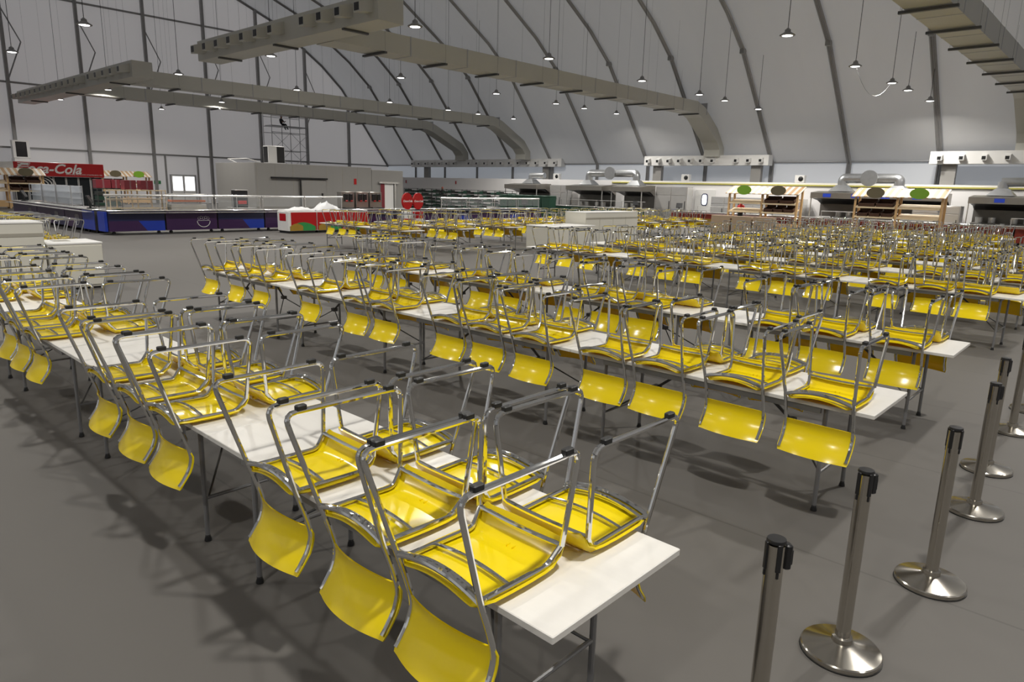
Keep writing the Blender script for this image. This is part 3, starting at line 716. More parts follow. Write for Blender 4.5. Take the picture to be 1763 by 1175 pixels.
# red serving counters in front of the kitchen
def counter(x, y, rz, L, label, cols, logo=None, group='counters', top='stain', caster=True):
    t = thing('serving_counter', label, 'counter', (x, y, 0), rz, group)
    MB().box((-L / 2 + .02, .0, .12), (L / 2 - .02, .75, .84)).build('counter_body', 'staindark', t)
    a, b, c = cols; w = L / 2 - .02
    mb = MB(); e = -.012
    def q(pts, mi): mb.add([(px, e, pz) for px, pz in pts] + [(px, 0, pz) for px, pz in pts], [tuple(range(len(pts)))] + [(j, (j + 1) % len(pts), len(pts) + (j + 1) % len(pts), len(pts) + j) for j in range(len(pts))], mi)
    q([(-w, .50), (w, .50), (w, .84), (-w, .84)], 1)
    q([(-w, .12), (w * .35, .12), (w * .05, .50), (-w, .50)], 0)
    q([(w * .35, .12), (w, .12), (w, .50), (w * .05, .50)], 2)
    mb.build('printed_front', [a, b, c], t, smooth=0)
    MB().box((-L / 2, -.05, .86), (L / 2, .8, .90), bev=.008).build('counter_top', top, t)
    MB().box((-L / 2 + .02, -.32, .80), (L / 2 - .02, -.06, .82)).build('tray_rail', 'stain', t)
    if caster:
        for s in (-1, 1): MB().tube([(s * (w - .2), .1, .06), (s * (w - .2), .16, .06)], .06, 10).build('caster', 'blackp', t)
    if logo == 'bowl':
        mb = MB(); X = w * .45
        mb.tube([(X + .26 * math.cos(PI + PI * k / 12), -.02, .46 + .24 * math.sin(PI + PI * k / 12)) for k in range(13)], .014, 5)
        mb.tube([(X - .24, -.02, .48), (X + .24, -.02, .48)], .008, 5)
        for k in range(5): mb.tube([(X - .18 + .09 * k + .055 * math.cos(j * PI / 4), -.02, .57 + .03 * (k % 2) + .05 * math.sin(j * PI / 4)) for j in range(9)], .005, 4)
        mb.build('bowl_drawing', 'white', t, label='white line drawing of a bowl of fruit')
    if logo == 'cup':
        mb = MB(); X = w * .1
        mb.tube([(X - .26, -.02, .72), (X - .18, -.02, .25), (X + .14, -.02, .25), (X + .26, -.02, .72), (X - .26, -.02, .72)], .006, 4)
        mb.tube([(X - .1, -.02, .6), (X + .05, -.02, .35), (X + .1, -.02, .55), (X - .1, -.02, .45)], .005, 4); mb.tube([(X + .2, -.02, .72), (X + .34, -.02, .84)], .006, 4)
        mb.build('cup_drawing', 'palewood', t, label='thin line drawing of a pot')
    return t
cs = [('rust', 'rust', 'ochre'), ('ochre', 'rust', 'ochre'), ('rust', 'rust', 'rust')]
for k in range(9):
    xx = -22.1 + 2.3 * k
    counter(xx, 40.6, 0, 2.28, 'rust-red printed kitchen counter, %s from its left end' % ORD[k], cs[k % 3], 'cup' if k in (3, 7) else None, 'rust-red counters in front of the kitchen')
for k, xx in enumerate((-20.4, -12.8, -10.5, -4.0)):
    t = thing('glass_display', 'clear glass guard with steel rim on the red counter, %s from left' % ORD[k], 'sneeze guard', (xx, 40.75, .9), 0, 'glass guards on the red counters')
    MB().box((-1.05, 0, .35), (1.05, .5, .37)).build('glass_shelf', 'glass', t); MB().tube([(-1.08, 0, .36), (1.08, 0, .36)], .02, 6).build('front_tube', 'stain', t)
    for s in (-1, 1): MB().tube([(s * 1.06, 0, 0), (s * 1.06, 0, .36)], .015, 6).build('guard_post', 'stain', t)

# purple island
isl = 'purple and blue counters of the serving island'
pat = [('purple', 'navy', 'blue'), ('purple', 'purple', 'purple'), ('purple', 'navy', 'blue'), ('purple', 'purple', 'purple')]
ys = [8.92 + 2.07 * k for k in range(12)]
for k, y in enumerate(ys):
    counter(-28.5, y + 1.035, PI / 2, 2.05, 'dark purple%s island counter, %s from the corner going right' % (' and blue' if k % 2 == 0 else ' bowl-print' if k in (1, 7) else '', ORD[k]), pat[k % 4], 'bowl' if k in (1, 7) else None, isl)
for k, (xa, xb, c, lg) in enumerate(((-30.85, -29.45, ('blue', 'blue', 'blue'), None), (-33.05, -30.9, ('purple', 'purple', 'navy'), 'bowl'), (-37.05, -33.1, ('purple', 'purple', 'navy'), 'bowl'), (-41.2, -37.1, ('purple', 'purple', 'navy'), 'bowl'))):
    counter((xa + xb) / 2, 8.8, 0, xb - xa, ['bright blue counter at the corner of the island', 'dull purple island counter left of the blue corner', 'dull purple island counter, middle of the left side', 'dull purple island counter, far left end'][k], c, lg, isl)
c0 = [o for o in bpy.data.objects if o.get('label', '').startswith('dark purple and blue island counter, first')][0]
MB().box((-1.125, .0, .12), (-1.028, .74, .84)).build('end_panel', 'blue', c0, label='bright blue end panel')
def guard(x, y, rz, L, label):
    t = thing('sneeze_guard', label, 'sneeze guard', (x, y, .9), rz, 'glass sneeze guards along the island')
    MB().tube([(-L / 2, 0, .55), (L / 2, 0, .55)], .045, 10).build('lamp_tube', 'stain', t)
    for s in (-1, 1): MB().tube(fillet([(s * (L / 2 - .05), .0, 0), (s * (L / 2 - .05), 0, .5), (s * (L / 2 - .05), .16, .58)], .1), .02, 8).build('guard_post', 'stain', t)
    MB().box((-L / 2 + .04, -.006, .12), (L / 2 - .04, .0, .5)).build('glass_pane', 'glass', t)
for k, y in enumerate(ys):
    if k in (5, 6, 7): continue
    guard(-28.7, y + 1.035, PI / 2, 2.03, 'glass sneeze guard with steel tube over the %s island counter going right' % ORD[k])
# things on the island
def shelf_rack(nm, x, y, z, L, D, H, rz, lev, label, fm, sm, cat='rack', fill=None, group=None, cols=2):
    t = thing(nm, label, cat, (x, y, z), rz, group)
    for s in (-1, 1):
        for d in (-1, 1): MB().box((s * L / 2 - .03 * (s > 0), d * D / 2 - .03 * (d > 0), 0), (s * L / 2 + .03 * (s < 0), d * D / 2 + .03 * (d < 0), H)).build('post', fm, t)
    for k in range(lev):
        zz = .06 + (H - .09) * k / (lev - 1)
        MB().box((-L / 2 + .031, -D / 2 + .01, zz - .015), (L / 2 - .031, D / 2 - .01, zz + .015)).build('shelf', sm, t)
        gap = (H - .09) / (lev - 1)
        if sm == 'darkrack' and k < lev - 1:
            n = max(2, int(L / .45)); w = (L - .1) / n
            for q in range(n):
                if (q + k) % 4 < 3: MB().box((-L / 2 + .05 + w * q + .01, -D / 2 + .04, zz + .0155), (-L / 2 + .05 + w * (q + 1) - .01, D / 2 - .04, zz + .015 + gap * (.45 + .3 * ((q * 3 + k) % 2))), bev=.004).build('tray', 'bin' if (q + k) % 3 else 'darkrack', t)
    if sm == 'acrylic':
        MB().box((-L / 2 + .03, D / 2 - .012, .08), (L / 2 - .03, D / 2 - .004, H - .03)).build('back_pane', 'acrylic', t)
        for q in (-.33, 0, .33): MB().box((L * q - .008, -D / 2 + .02, .08), (L * q + .008, D / 2 - .02, H - .04)).build('divider', 'acrylic', t)
    if sm == 'palewood':
        for q in (-.32, -.05, .05, .3): MB().box((L * q - .02, D / 2 - .05, .08), (L * q + .02, D / 2 - .015, H - .05)).build('slat', 'palewood', t)
    return t
shelf_rack('display_rack', -29.1, 10.22, .9, 2.05, .45, .76, PI / 2, 3, 'pale wooden display rack behind glass on the island corner', 'palewood', 'palewood')
shelf_rack('tray_rack', -32.0, 10.12, 0, .92, .6, 1.66, PI / 2, 8, 'dark tray rack behind the island corner', 'darkrack', 'darkrack')
for k, (x, y, L, z, lab) in enumerate(((-32.0, 9.95, .55, 1.66, 'crimson carton on the dark tray rack, left'), (-32.0, 10.42, .32, 1.66, 'crimson carton on the dark tray rack, right'), (-29.05, 9.95, .42, 1.66, 'crimson carton on the wooden display rack, left'), (-29.05, 10.55, .45, 1.66, 'crimson carton on the wooden display rack, right'))):
    t = thing('carton', lab, 'carton', (x, y, z), PI / 2, 'crimson cartons stacked on racks')
    MB().box((-L / 2, -.2, 0), (L / 2, .2, .35), bev=.006).build('carton_body', 'crimson', t)
    MB().box((-.03, -.203, .0), (.03, -.2, .35)).build('tape', 'glass', t, label='clear tape')
for k in range(3):
    shelf_rack('acrylic_display', -38.6 + 2.1 * k + .2, 9.35, .9, 2.0, .45, .83, 0, 4, 'empty clear acrylic display on the island left side, %s from left' % ORD[k], 'alulight', 'acrylic', 'display case', group='clear acrylic displays on the island')
shelf_rack('acrylic_display', -29.1, 13.6, .9, 1.1, .4, .62, PI / 2, 3, 'clear acrylic display on the island, right of the wooden rack', 'alulight', 'glass', 'display case', group='clear acrylic displays on the island')
t = thing('hot_cabinet', 'steel and orange-red food warmer on the second island counter', 'food warmer', (-29.05, 12.1, .9), PI / 2)
MB().box((-.7, -.2, 0), (.7, .25, .22), bev=.01).build('warmer_base', 'stain', t); MB().box((-.68, -.18, .3), (.68, .22, .38), bev=.01).build('warmer_deck', 'orange', t, label='orange-red deck')
MB().box((-.7, -.2, .55), (.7, .25, .62), bev=.01).build('warmer_roof', 'stain', t)
for s in (-1, 1): MB().box((s * .66 - .02, .18, .22), (s * .66 + .02, .22, .55)).build('support', 'stain', t)
def terminal(x, y, z, rz, label):
    t = thing('till_terminal', label, 'till', (x, y, z), rz, 'black touch-screen tills')
    MB().box((-.15, -.12, 0), (.15, .15, .04), bev=.01).build('base', 'blackp', t)
    MB().tube([(0, .05, .04), (0, .08, .3)], .04, 8).build('stand', 'blackp', t)
    s = MB(); s.T = Matrix.Translation((0, .05, .33)) @ Matrix.Rotation(-.5, 4, 'X'); s.box((-.2, -.03, -.15), (.2, .03, .18), bev=.012)
    b = s.build('screen_housing', 'blackp', t)
    s = MB(); s.T = Matrix.Translation((0, .05, .33)) @ Matrix.Rotation(-.5, 4, 'X'); s.box((-.17, .031, -.12), (.17, .034, .15)); s.build('screen', 'screen', b)
terminal(-39.6, 8.98, .9, 2.6, 'black till on the far left of the island')
terminal(-30.3, 9.0, .9, 2.6, 'black till at the corner of the island')
terminal(-28.9, 32.6, .9, .8, 'black till on the right end of the long island')
terminal(-25.6, 40.9, .9, .4, 'left of two black tills beside the right kitchen bench')
terminal(-24.9, 40.9, .0, .4, 'right of two black tills beside the right kitchen bench')
bpy.data.objects['till_terminal.004'].location = (-22.9, 40.95, .9)
bpy.data.objects['till_terminal.003'].location = (-26.3, 41.1, .93)
for k in range(3):
    t = thing('drink_dispenser', 'steel drink dispenser with two red taps, %s of three' % ('left', 'middle', 'right')[k], 'drink dispenser', (-29.1, 19.85 + .83 * k, .9), PI / 2, 'drink dispensers on the island')
    MB().box((-.36, .0, 0), (.36, .4, .8), bev=.01).build('dispenser_body', 'hood', t)
    MB().box((-.33, -.22, 0), (.33, -.002, .05), bev=.005).build('drip_tray', 'blackp', t)
    for s in (-1, 1):
        h = MB().box((s * .14 - .09, -.08, .35), (s * .14 + .09, -.002, .7), bev=.01).build('tap_panel', 'blackp', t)
        MB().box((s * .14 - .06, -.12, .33), (s * .14 + .06, -.081, .40), bev=.01).build('tap', 'red', h, label='red tap')
t = thing('coffee_machine', 'dark coffee machine with steel top behind the island', 'coffee machine', (-31.0, 15.4, .9), PI / 2)
MB().box((-.3, 0, 0), (.3, .4, .75), bev=.02).build('machine_body', 'blackp', t); MB().box((-.32, -.02, .751), (.32, .42, .8), bev=.01).build('machine_top', 'stain', t); MB().box((-.2, -.06, .15), (.2, -.002, .3), bev=.01).build('cup_bay', 'red', t)
MB().box((-31.5, 14.9, 0), (-30.6, 15.9, .9), bev=.01).build('back_cupboard', 'stain', label='low steel cupboard under the dark coffee machine', cat='cupboard')
# second row of red chest freezers
for k in range(3):
    y = 15.1 + 1.35 * k
    t = thing('chest_freezer', 'red and white printed chest freezer, %s' % ('left end with the white side', 'middle of three', 'right of three')[k], 'freezer', (-26.45, y, 0), PI / 2, 'printed chest freezers in front of the island')
    MB().box((0, 0, .08), (1.32, .9, .9), bev=.02).build('freezer_body', 'white', t); MB().box((.05, .05, 0), (1.27, .85, .08)).build('plinth', 'blackp', t)
    MB().box((.12 if k == 0 else .01, -.012, .12), (1.31, -.001, .86)).build('red_print', 'red', t, label='glossy red front panel')
    mb = MB(); n = 12
    top = [(.06 + 1.2 * i / n, .12 + .33 * math.sin(PI * (.15 + .7 * i / n))) for i in range(n + 1)]
    mb.prism([(.06, .1)] + top + [(1.26, .1)], 'y', -.014, -.001); mb.build('green_print', 'greenv', t, label='curved green lower print')
    mb = MB(); mb.prism([(.06, .1)] + [(.06 + .6 * i / n, .12 + .28 * math.sin(PI * (.2 + .6 * i / n))) for i in range(n + 1)] + [(.66, .1)], 'y', -.02, -.0145); mb.build('golden_print', 'ochre', t, label='golden-brown lower print')
    MB().box((.03, .03, .901), (1.29, .87, .94), bev=.01).build('lid', 'white', t)
    if k == 0: MB().box((-.012, .2, .5), (-.001, .7, .8)).build('side_print', 'red', t, label='red square print on the white side')
random.seed(3)
for k, (y, lab) in enumerate(((15.9, 'crumpled white cloth heap on the left freezer'), (17.2, 'taller crumpled white cloth heap on the middle freezer'))):
    n = 10; hh = .12 + .2 * k
    G = [[(-.9 + 0 * i, 0, 0) for i in range(n)] for j in range(n)]
    top = [[((i / (n - 1) - .5) * .7 + random.uniform(-.02, .02), (j / (n - 1) - .5) * 1.2 + random.uniform(-.02, .02), .01 + max(0, hh * (1 - (2 * i / (n - 1) - 1) ** 2) * (1 - (2 * j / (n - 1) - 1) ** 2) * random.uniform(.4, 1.3))) for i in range(n)] for j in range(n)]
    bot = [[(p[0], p[1], 0) for p in r] for r in top]
    MB().shell(bot, top).build('cloth_heap', 'cloth', label=lab, cat='cloth', smooth=60).location = (-26.9, y, .94)
# round red signs
for k, y in enumerate((21.72, 22.40)):
    t = thing('round_sign', 'round red sign with white lettering on a printed barrel, %s' % ('left' if k == 0 else 'right'), 'sign', (-26.9, y, 0), PI / 2, 'round red signs beside the island')
    MB().lathe([(.26, 0), (.28, .03), (.28, .82), (.25, .86)], 20).build('barrel', 'white' if k == 0 else 'red', t)
    MB().lathe([(.283, .15), (.283, .5)], 20).build('barrel_band', 'red' if k == 0 else 'white', t)
    MB().prism([((.31 * math.cos(2 * PI * j / 28)), 1.33 + .40 * math.sin(2 * PI * j / 28)) for j in range(28)], 'y', -.05, .05).build('sign_disc', 'red', t)
    tm = put('lettering', text_mesh('Coca-Cola', .13, 'white', .003, .35, .004), t); tm.matrix_local = Matrix.Translation((0, -.056, 1.33)) @ Matrix.Rotation(PI / 2, 4, 'X'); tm['label'] = 'white script lettering'
# cold room
MB().box((-40.6, 18.7, 0), (-36, 26.3, 3.08), bev=.01).build('cold_room', 'cold', label='large grey cold room with a long sliding-door rail', cat='cold room', smooth=0)
cr = bpy.data.objects['cold_room']
for a, b in ((19.6, 23.1),):
    MB().box((-35.99, a, 2.27), (-35.85, b, 2.36)).build('door_rail', 'blackp', cr)
    MB().box((-35.99, 21.3, .1), (-35.93, 23.0, 2.25), bev=.01).build('sliding_door', 'cold', cr); MB().box((-35.92, 21.3, .1), (-35.88, 21.4, 2.25)).build('door_edge', 'blackp', cr)
    MB().box((-35.92, 22.7, 1.2), (-35.86, 22.78, 1.5)).build('door_handle', 'blackp', cr)
for k in range(7): MB().box((-36.0, 18.8 + 1.08 * k, .05), (-35.993, 18.815 + 1.08 * k, 3.05)).build('panel_joint', 'cabtrim', cr)
MB().box((-40.6, 26.32, 0), (-36, 28.75, 2.96), bev=.01).build('cold_room', 'cold', label='lower grey cold room with an open doorway, right of the large one', cat='cold room', smooth=0)
c2 = bpy.data.objects['cold_room.001']
MB().box((-35.995, 26.95, .1), (-35.97, 27.95, 2.15)).build('open_doorway', 'white', c2, label='white interior in the doorway'); MB().box((-35.965, 26.95, .1), (-35.95, 27.25, 2.15)).build('crimson_stock', 'crimson', c2, label='crimson cartons inside')  # plain white sheet in place of the room's interior
MB().box((-35.96, 26.8, 2.15), (-35.86, 28.3, 2.26)).build('door_rail', 'stain', c2); MB().box((-35.96, 28.0, .1), (-35.9, 28.1, 2.2)).build('door_edge', 'stain', c2)
for y, z in ((25.0, 2.05),): MB().box((-35.99, y, z), (-35.98, y + .18, z + .34)).build('wall_notice', 'red', cr, label='small red warning print')
t = thing('outdoor_unit', 'tall white air conditioner with dark grilles on the cold room roof', 'air conditioner', (-36.6, 19.85, 3.08), PI / 2, 'outdoor units on roofs')
MB().box((0, 0, 0), (1.0, .55, .95), bev=.02).build('unit_body', 'white', t); MB().box((.52, -.01, .05), (.97, .0, .9)).build('fan_grille', 'blackp', t); MB().box((-.01, .05, .05), (0, .5, .9)).build('fan_grille', 'blackp', t)
mb = MB(); mb.tube(fillet([(-37.2, 19.7, 3.12), (-37.2, 18.9, 3.3), (-39.5, 18.9, 3.3), (-39.5, 19.4, 3.12)], .1), .03, 5); mb.build('refrigerant_pipe', 'white', label='thin white pipe on the cold room roof beside the outdoor unit', cat='pipe')
t = thing('outdoor_unit', 'slim white air conditioner with a dark grille behind the red fridge sign', 'air conditioner', (-63.6, 14.0, 3.35), PI / 2, 'outdoor units on roofs')
MB().box((0, 0, 0), (1.1, .5, 1.3), bev=.02).build('unit_body', 'white', t); MB().box((.2, -.01, .1), (.9, .0, 1.2)).build('fan_grille', 'blackp', t)
MB().box((.0, -.2, -3.35), (.9, .7, -.02)).build('unit_stand', 'gfabric' if False else 'white', t)
# wire racks, bins, fridge bank
for k in range(7):
    shelf_rack('wire_rack', -48.7 + 1.88 * k, 40.0, 0, 1.8, .55, 1.85, 0, 7, 'dark wire rack full of trays behind the island, %s from left' % ORD[k], 'darkrack', 'darkrack', group='dark wire racks behind the island')
for k in range(6):
    t = thing('waste_container', 'large dark green wheeled bin left of the kitchen, %s from left' % ORD[k], 'bin', (-36.3 + .82 * k, 38.9, 0), 0, 'dark green wheeled bins')
    MB().add([(-.33, -.3, .08), (.33, -.3, .08), (.33, .3, .08), (-.33, .3, .08), (-.4, -.38, 1.5), (.4, -.38, 1.5), (.4, .38, 1.5), (-.4, .38, 1.5)], [(3, 2, 1, 0), (4, 5, 6, 7), (0, 1, 5, 4), (1, 2, 6, 5), (2, 3, 7, 6), (3, 0, 4, 7)]).build('bin_body', 'bin', t, smooth=0)
    MB().box((-.40, -.4, 1.505), (.40, .4, 1.6), bev=.03).build('bin_lid', 'bin', t)
    for s in (-1, 1): MB().tube([(s * .25, .3, .08), (s * .3, .3, .08)], .08, 10).build('wheel', 'blackp', t)
t = thing('fridge_bank', 'bank of glass-door drinks fridges under a long red lettered sign', 'fridge', (-58, 12.6, 0), PI / 2)
MB().box((0, 0, 0), (5.5, .8, 2.05)).build('fridge_body', 'glassdark', t)
for k in range(7):
    dr = MB().box((.03 + .78 * k, -.03, .1), (.78 + .78 * k, -.001, 2.0)).build('glass_door', 'glassdark', t)
    for e in (.03, .74): MB().box((e + .78 * k, -.04, .1), (e + .04 + .78 * k, -.031, 2.0)).build('door_frame', 'white', dr)
mb = MB()
for k in range(4): mb.prism([(1.4 + (.35 + .22 * k) * math.cos(a), 1.5 + (.35 + .22 * k) * math.sin(a) * .6) for a in [j * PI / 10 for j in range(-4, 11)]] + [(1.4 + (.43 + .22 * k) * math.cos(a), 1.5 + (.43 + .22 * k) * math.sin(a) * .6) for a in [j * PI / 10 for j in range(10, -5, -1)]], 'y', -.05 - .001 * k, -.041)
mb.build('wave_print', 'white', t, label='white curved wave print across the doors')
MB().box((.0, -.35, 2.06), (5.55, .5, 3.0), bev=.01).build('sign_board', 'red', t)
MB().prism([(-.9, 2.2), (0, 2.06), (0, 3.0), (-.9, 2.95)], 'y', -.35, .3).build('sign_end', 'white', t, label='white faded end of the sign')
mb = MB()
for k in range(4): mb.box((.25, -.362, 2.9 - .12 * k), (1.0 - .05 * k, -.351, 2.95 - .12 * k))
mb.build('stripe_print', 'white', t, label='white stripes')
tm = put('lettering', text_mesh('Coca-Cola', .92, 'white', .004, .35, .02), t, label='white script lettering'); tm.matrix_local = Matrix.Translation((2.05, -.358, 2.56)) @ Matrix.Rotation(PI / 2, 4, 'X')
tm = put('small_lettering', text_mesh('REFRESHING THE OLYMPIC ATHLETES SINCE 1928', .105, 'white', .003), t, label='line of small white lettering'); tm.matrix_local = Matrix.Translation((4.25, -.358, 2.22)) @ Matrix.Rotation(PI / 2, 4, 'X')
# bread stalls
def stall(x, y, rz, label, bay=1.93, basket=1, signs=('green', 'olive'), H=2.5):
    t = thing('bread_stall', label, 'market stall', (x, y, 0), rz, 'pine bread stalls with striped awnings')
    W_ = bay * 2
    for k in range(3):
        MB().box((bay * (k - 1) - .05, -.05, 0), (bay * (k - 1) + .05, .05, H - .3)).build('front_post', 'pine', t)
        MB().box((bay * (k - 1) - .05, .6, 0), (bay * (k - 1) + .05, .7, H)).build('back_post', 'pine', t)
    MB().add([(-bay - .15, -.25, H - .42), (bay + .15, -.25, H - .42), (bay + .15, .75, H), (-bay - .15, .75, H), (-bay - .15, -.25, H - .38), (bay + .15, -.25, H - .38), (bay + .15, .75, H + .04), (-bay - .15, .75, H + .04)],
             [(3, 2, 1, 0), (4, 5, 6, 7), (0, 1, 5, 4), (1, 2, 6, 5), (2, 3, 7, 6), (3, 0, 4, 7)]).build('awning', 'awning', t, smooth=0)
    for s in (-1, 1):
        for z in (1.62, 1.14):
            MB().add([(s * bay / 2 - bay / 2 + .06, -.15, z - .08), (s * bay / 2 + bay / 2 - .06, -.15, z - .08), (s * bay / 2 + bay / 2 - .06, .6, z + .12), (s * bay / 2 - bay / 2 + .06, .6, z + .12),
                      (s * bay / 2 - bay / 2 + .06, -.15, z - .02), (s * bay / 2 + bay / 2 - .06, -.15, z - .02), (s * bay / 2 + bay / 2 - .06, .6, z + .17), (s * bay / 2 - bay / 2 + .06, .6, z + .17)],
                     [(3, 2, 1, 0), (4, 5, 6, 7), (0, 1, 5, 4), (1, 2, 6, 5), (2, 3, 7, 6), (3, 0, 4, 7)]).build('sloping_shelf', 'palewood', t, smooth=0)
        MB().box((s * bay / 2 - bay / 2 + .06, .0, .1), (s * bay / 2 + bay / 2 - .06, .6, .5)).build('base_cupboard', 'pine', t)
    for s, c in ((-1, signs[0]), (1, signs[1])):
        MB().prism([(s * bay * .5 + .42 * math.cos(2 * PI * j / 24), H - .2 + .26 * math.sin(2 * PI * j / 24)) for j in range(24)], 'y', -.32, -.29).build('oval_sign', c, t, label='oval %s sign' % ('lime green' if c == 'green' else 'olive brown'))
    for z, n in ((1.62, 2), (1.14, 3)):
        for k in range(n):
            w = (bay - .25) / n; cx = basket * bay / 2 - (bay - .25) / 2 + w * (k + .5)
            b = thing('bread_basket', 'brown basket, %s on %s shelf, %s' % (ORD[k], 'upper' if n == 2 else 'lower', label.split(',')[0]), 'basket', (0, 0, 0), 0, 'brown wicker bread baskets')
            b.matrix_world = Matrix.Translation((x, y, 0)) @ Matrix.Rotation(rz, 4, 'Z') @ Matrix.Translation((cx, .2, z + .07)) @ Matrix.Rotation(.25, 4, 'X')
            mb = MB(); w2 = w / 2 - .03
            for (a_, b_) in (((-w2, -.28, 0), (w2, .28, .03)), ((-w2, -.28, 0), (w2, -.25, .14)), ((-w2, .25, 0), (w2, .28, .26)), ((-w2, -.28, 0), (-w2 + .03, .28, .18)), ((w2 - .03, -.28, 0), (w2, .28, .18))): mb.box(a_, b_)
            mb.build('basket_weave', 'wicker', b, smooth=0)
            MB().tube([(-w2, -.28, .15), (w2, -.28, .15)], .02, 6).build('basket_rim', 'wicker', b)
stall(-16.25, 38.2, 0, 'left pine stall before the kitchen, green sign left of olive one', basket=1)
stall(-9.45, 38.2, 0, 'right pine stall before the kitchen, olive sign left of green one', basket=-1, signs=('olive', 'green'))
stall(-54, 11.4, PI / 2, 'far left pine stall, in front of the red fridge sign', basket=1)
stall(-62.2, 21.2, PI / 2, 'distant pine stall by the end wall, right of the red sign', 1.75, -1, ('olive', 'green'), 2.6)
for k in range(3):
    MB().box((-17.4 + 1.15 * k, 34.6, 0), (-16.35 + 1.15 * k, 35.0, .95), bev=.01).build('cardboard_box', 'cardboard', label='tall brown cardboard box behind the chairs, %s from left' % ORD[k], cat='box', group='brown cardboard boxes before the left stall')
# cream waste cabinets
def cabinet(x0, x1, y0, y1, h, label, n=2):
    t = thing('waste_cabinet', label, 'cabinet', ((x0 + x1) / 2, (y0 + y1) / 2, 0), 0, 'cream waste cabinets')
    a, b = (x1 - x0) / 2, (y1 - y0) / 2
    MB().box((-a, -b, .04), (a, b, h - .03), bev=.004).build('cabinet_body', 'cabinet', t, smooth=0); MB().box((-a - .01, -b - .01, h - .03), (a + .01, b + .01, h), bev=.004).build('cabinet_top', 'white', t, smooth=0)
    MB().box((-a + .03, -b + .03, 0), (a - .03, b - .03, .04)).build('plinth', 'blackp', t)
    for k in range(n):
        w = 2 * b / n
        if h > 1: MB().box((a, -b + w * k + .01, h - .26), (a + .012, -b + w * (k + 1) - .01, h - .20)).build('flap_gap', 'cabtrim', t, label='shaded gap above the flap')
        MB().box((a, -b + w * k + .012, .08), (a + .018, -b + w * (k + 1) - .012, h - (.27 if h > 1 else .06)), bev=.003).build('cabinet_door', 'cabinet', t, smooth=0)
    if h < 1: MB().box((-.25, -b * .5, h), (.05, b * .1, h + .004)).build('top_slot', 'cabtrim', t)
cabinet(-15.6, -14.75, 1.0, 3.55, 1.28, 'tall cream cabinet at the left edge behind the front row', 3)
cabinet(-15.75, -14.8, 3.6, 4.5, .88, 'low cream cabinet just right of the tall one on the left', 1)
cabinet(-15.98, -15.05, 20.3, 23.7, 1.30, 'tall cream cabinet in the middle of the hall', 4)
cabinet(-15.75, -14.55, 17.9, 20.2, .87, 'low cream cabinet in front of the tall middle one', 2)
# end-wall door and sign
t = thing('exit_door', 'white double door with two bright windows in the end wall', 'door', (-64.72, 26.8, 0), PI / 2)
MB().box((-1.15, 0, 0), (1.15, .08, 2.5), bev=.01).build('door_frame', 'alulight', t)
for s in (-1, 1):
    d = MB().box((s * .53 - .5, -.05, .05), (s * .53 + .5, -.001, 2.42), bev=.01).build('door_leaf', 'white', t)
    MB().box((s * .53 - .42, -.06, 1.1), (s * .53 + .42, -.051, 2.33)).build('window_pane', 'daylight', d)
for y in (25.4, 28.2):
    mb = MB(); mb.box((-64.9, y - .06, 0), (-64.75, y + .06, 4.1)); trim(mb)
t = thing('exit_sign', 'green exit sign on the end wall left of the door', 'sign', (-64.9, 24.62, 1.65), PI / 2)
MB().box((-.28, -.02, 0), (.28, 0, .28)).build('sign_plate', 'signgreen', t)
tm = put('lettering', text_mesh('EXIT', .16, 'white', .002), t); tm.matrix_local = Matrix.Translation((0, -.024, .14)) @ Matrix.Rotation(PI / 2, 4, 'X')
for x, z in ((-55.9, 2.3), (-48.6, 2.3)):
    MB().box((x, 44.97, z), (x + .14, 44.99, z + .28)).build('wall_notice', 'red', label='small red warning print on the white partition, %s one' % ('left' if x < -50 else 'right'), cat='notice')

# ------------------------------------------------------------------ scaffold and people
t = thing('scaffold_tower', 'slim pinkish-grey scaffold tower behind the cold room', 'scaffold', (-60, 33, 0), 0)
for y in (0, 1.85, 3.7):
    for x in (0, -1.5): MB().tube([(x, y, 0), (x, y, 8.1)], .035, 5).build('upright', 'alulight', t)
lev = [1.6 * k + .1 for k in range(5)] + [7.05, 7.9]
for z in lev:
    mb = MB(); mb.tube([(0, 0, z), (0, 3.7, z)], .025, 4); mb.build('ledger', 'alulight', t); mb = MB(); mb.tube([(-1.5, 0, z), (-1.5, 3.7, z)], .025, 4); mb.build('ledger', 'alulight', t)
for k in range(4):
    for y in (0, 1.85):
        z = .1 + 1.6 * k
        MB().tube([(0, y, z), (0, y + 1.85, z + 1.6)], .018, 4).build('brace', 'alulight', t); MB().tube([(.03, y, z + 1.6), (.03, y + 1.85, z)], .018, 4).build('brace', 'alulight', t)
MB().box((-1.4, .1, 7.03), (-.1, 3.6, 7.12)).build('platform', 'alulight', t)
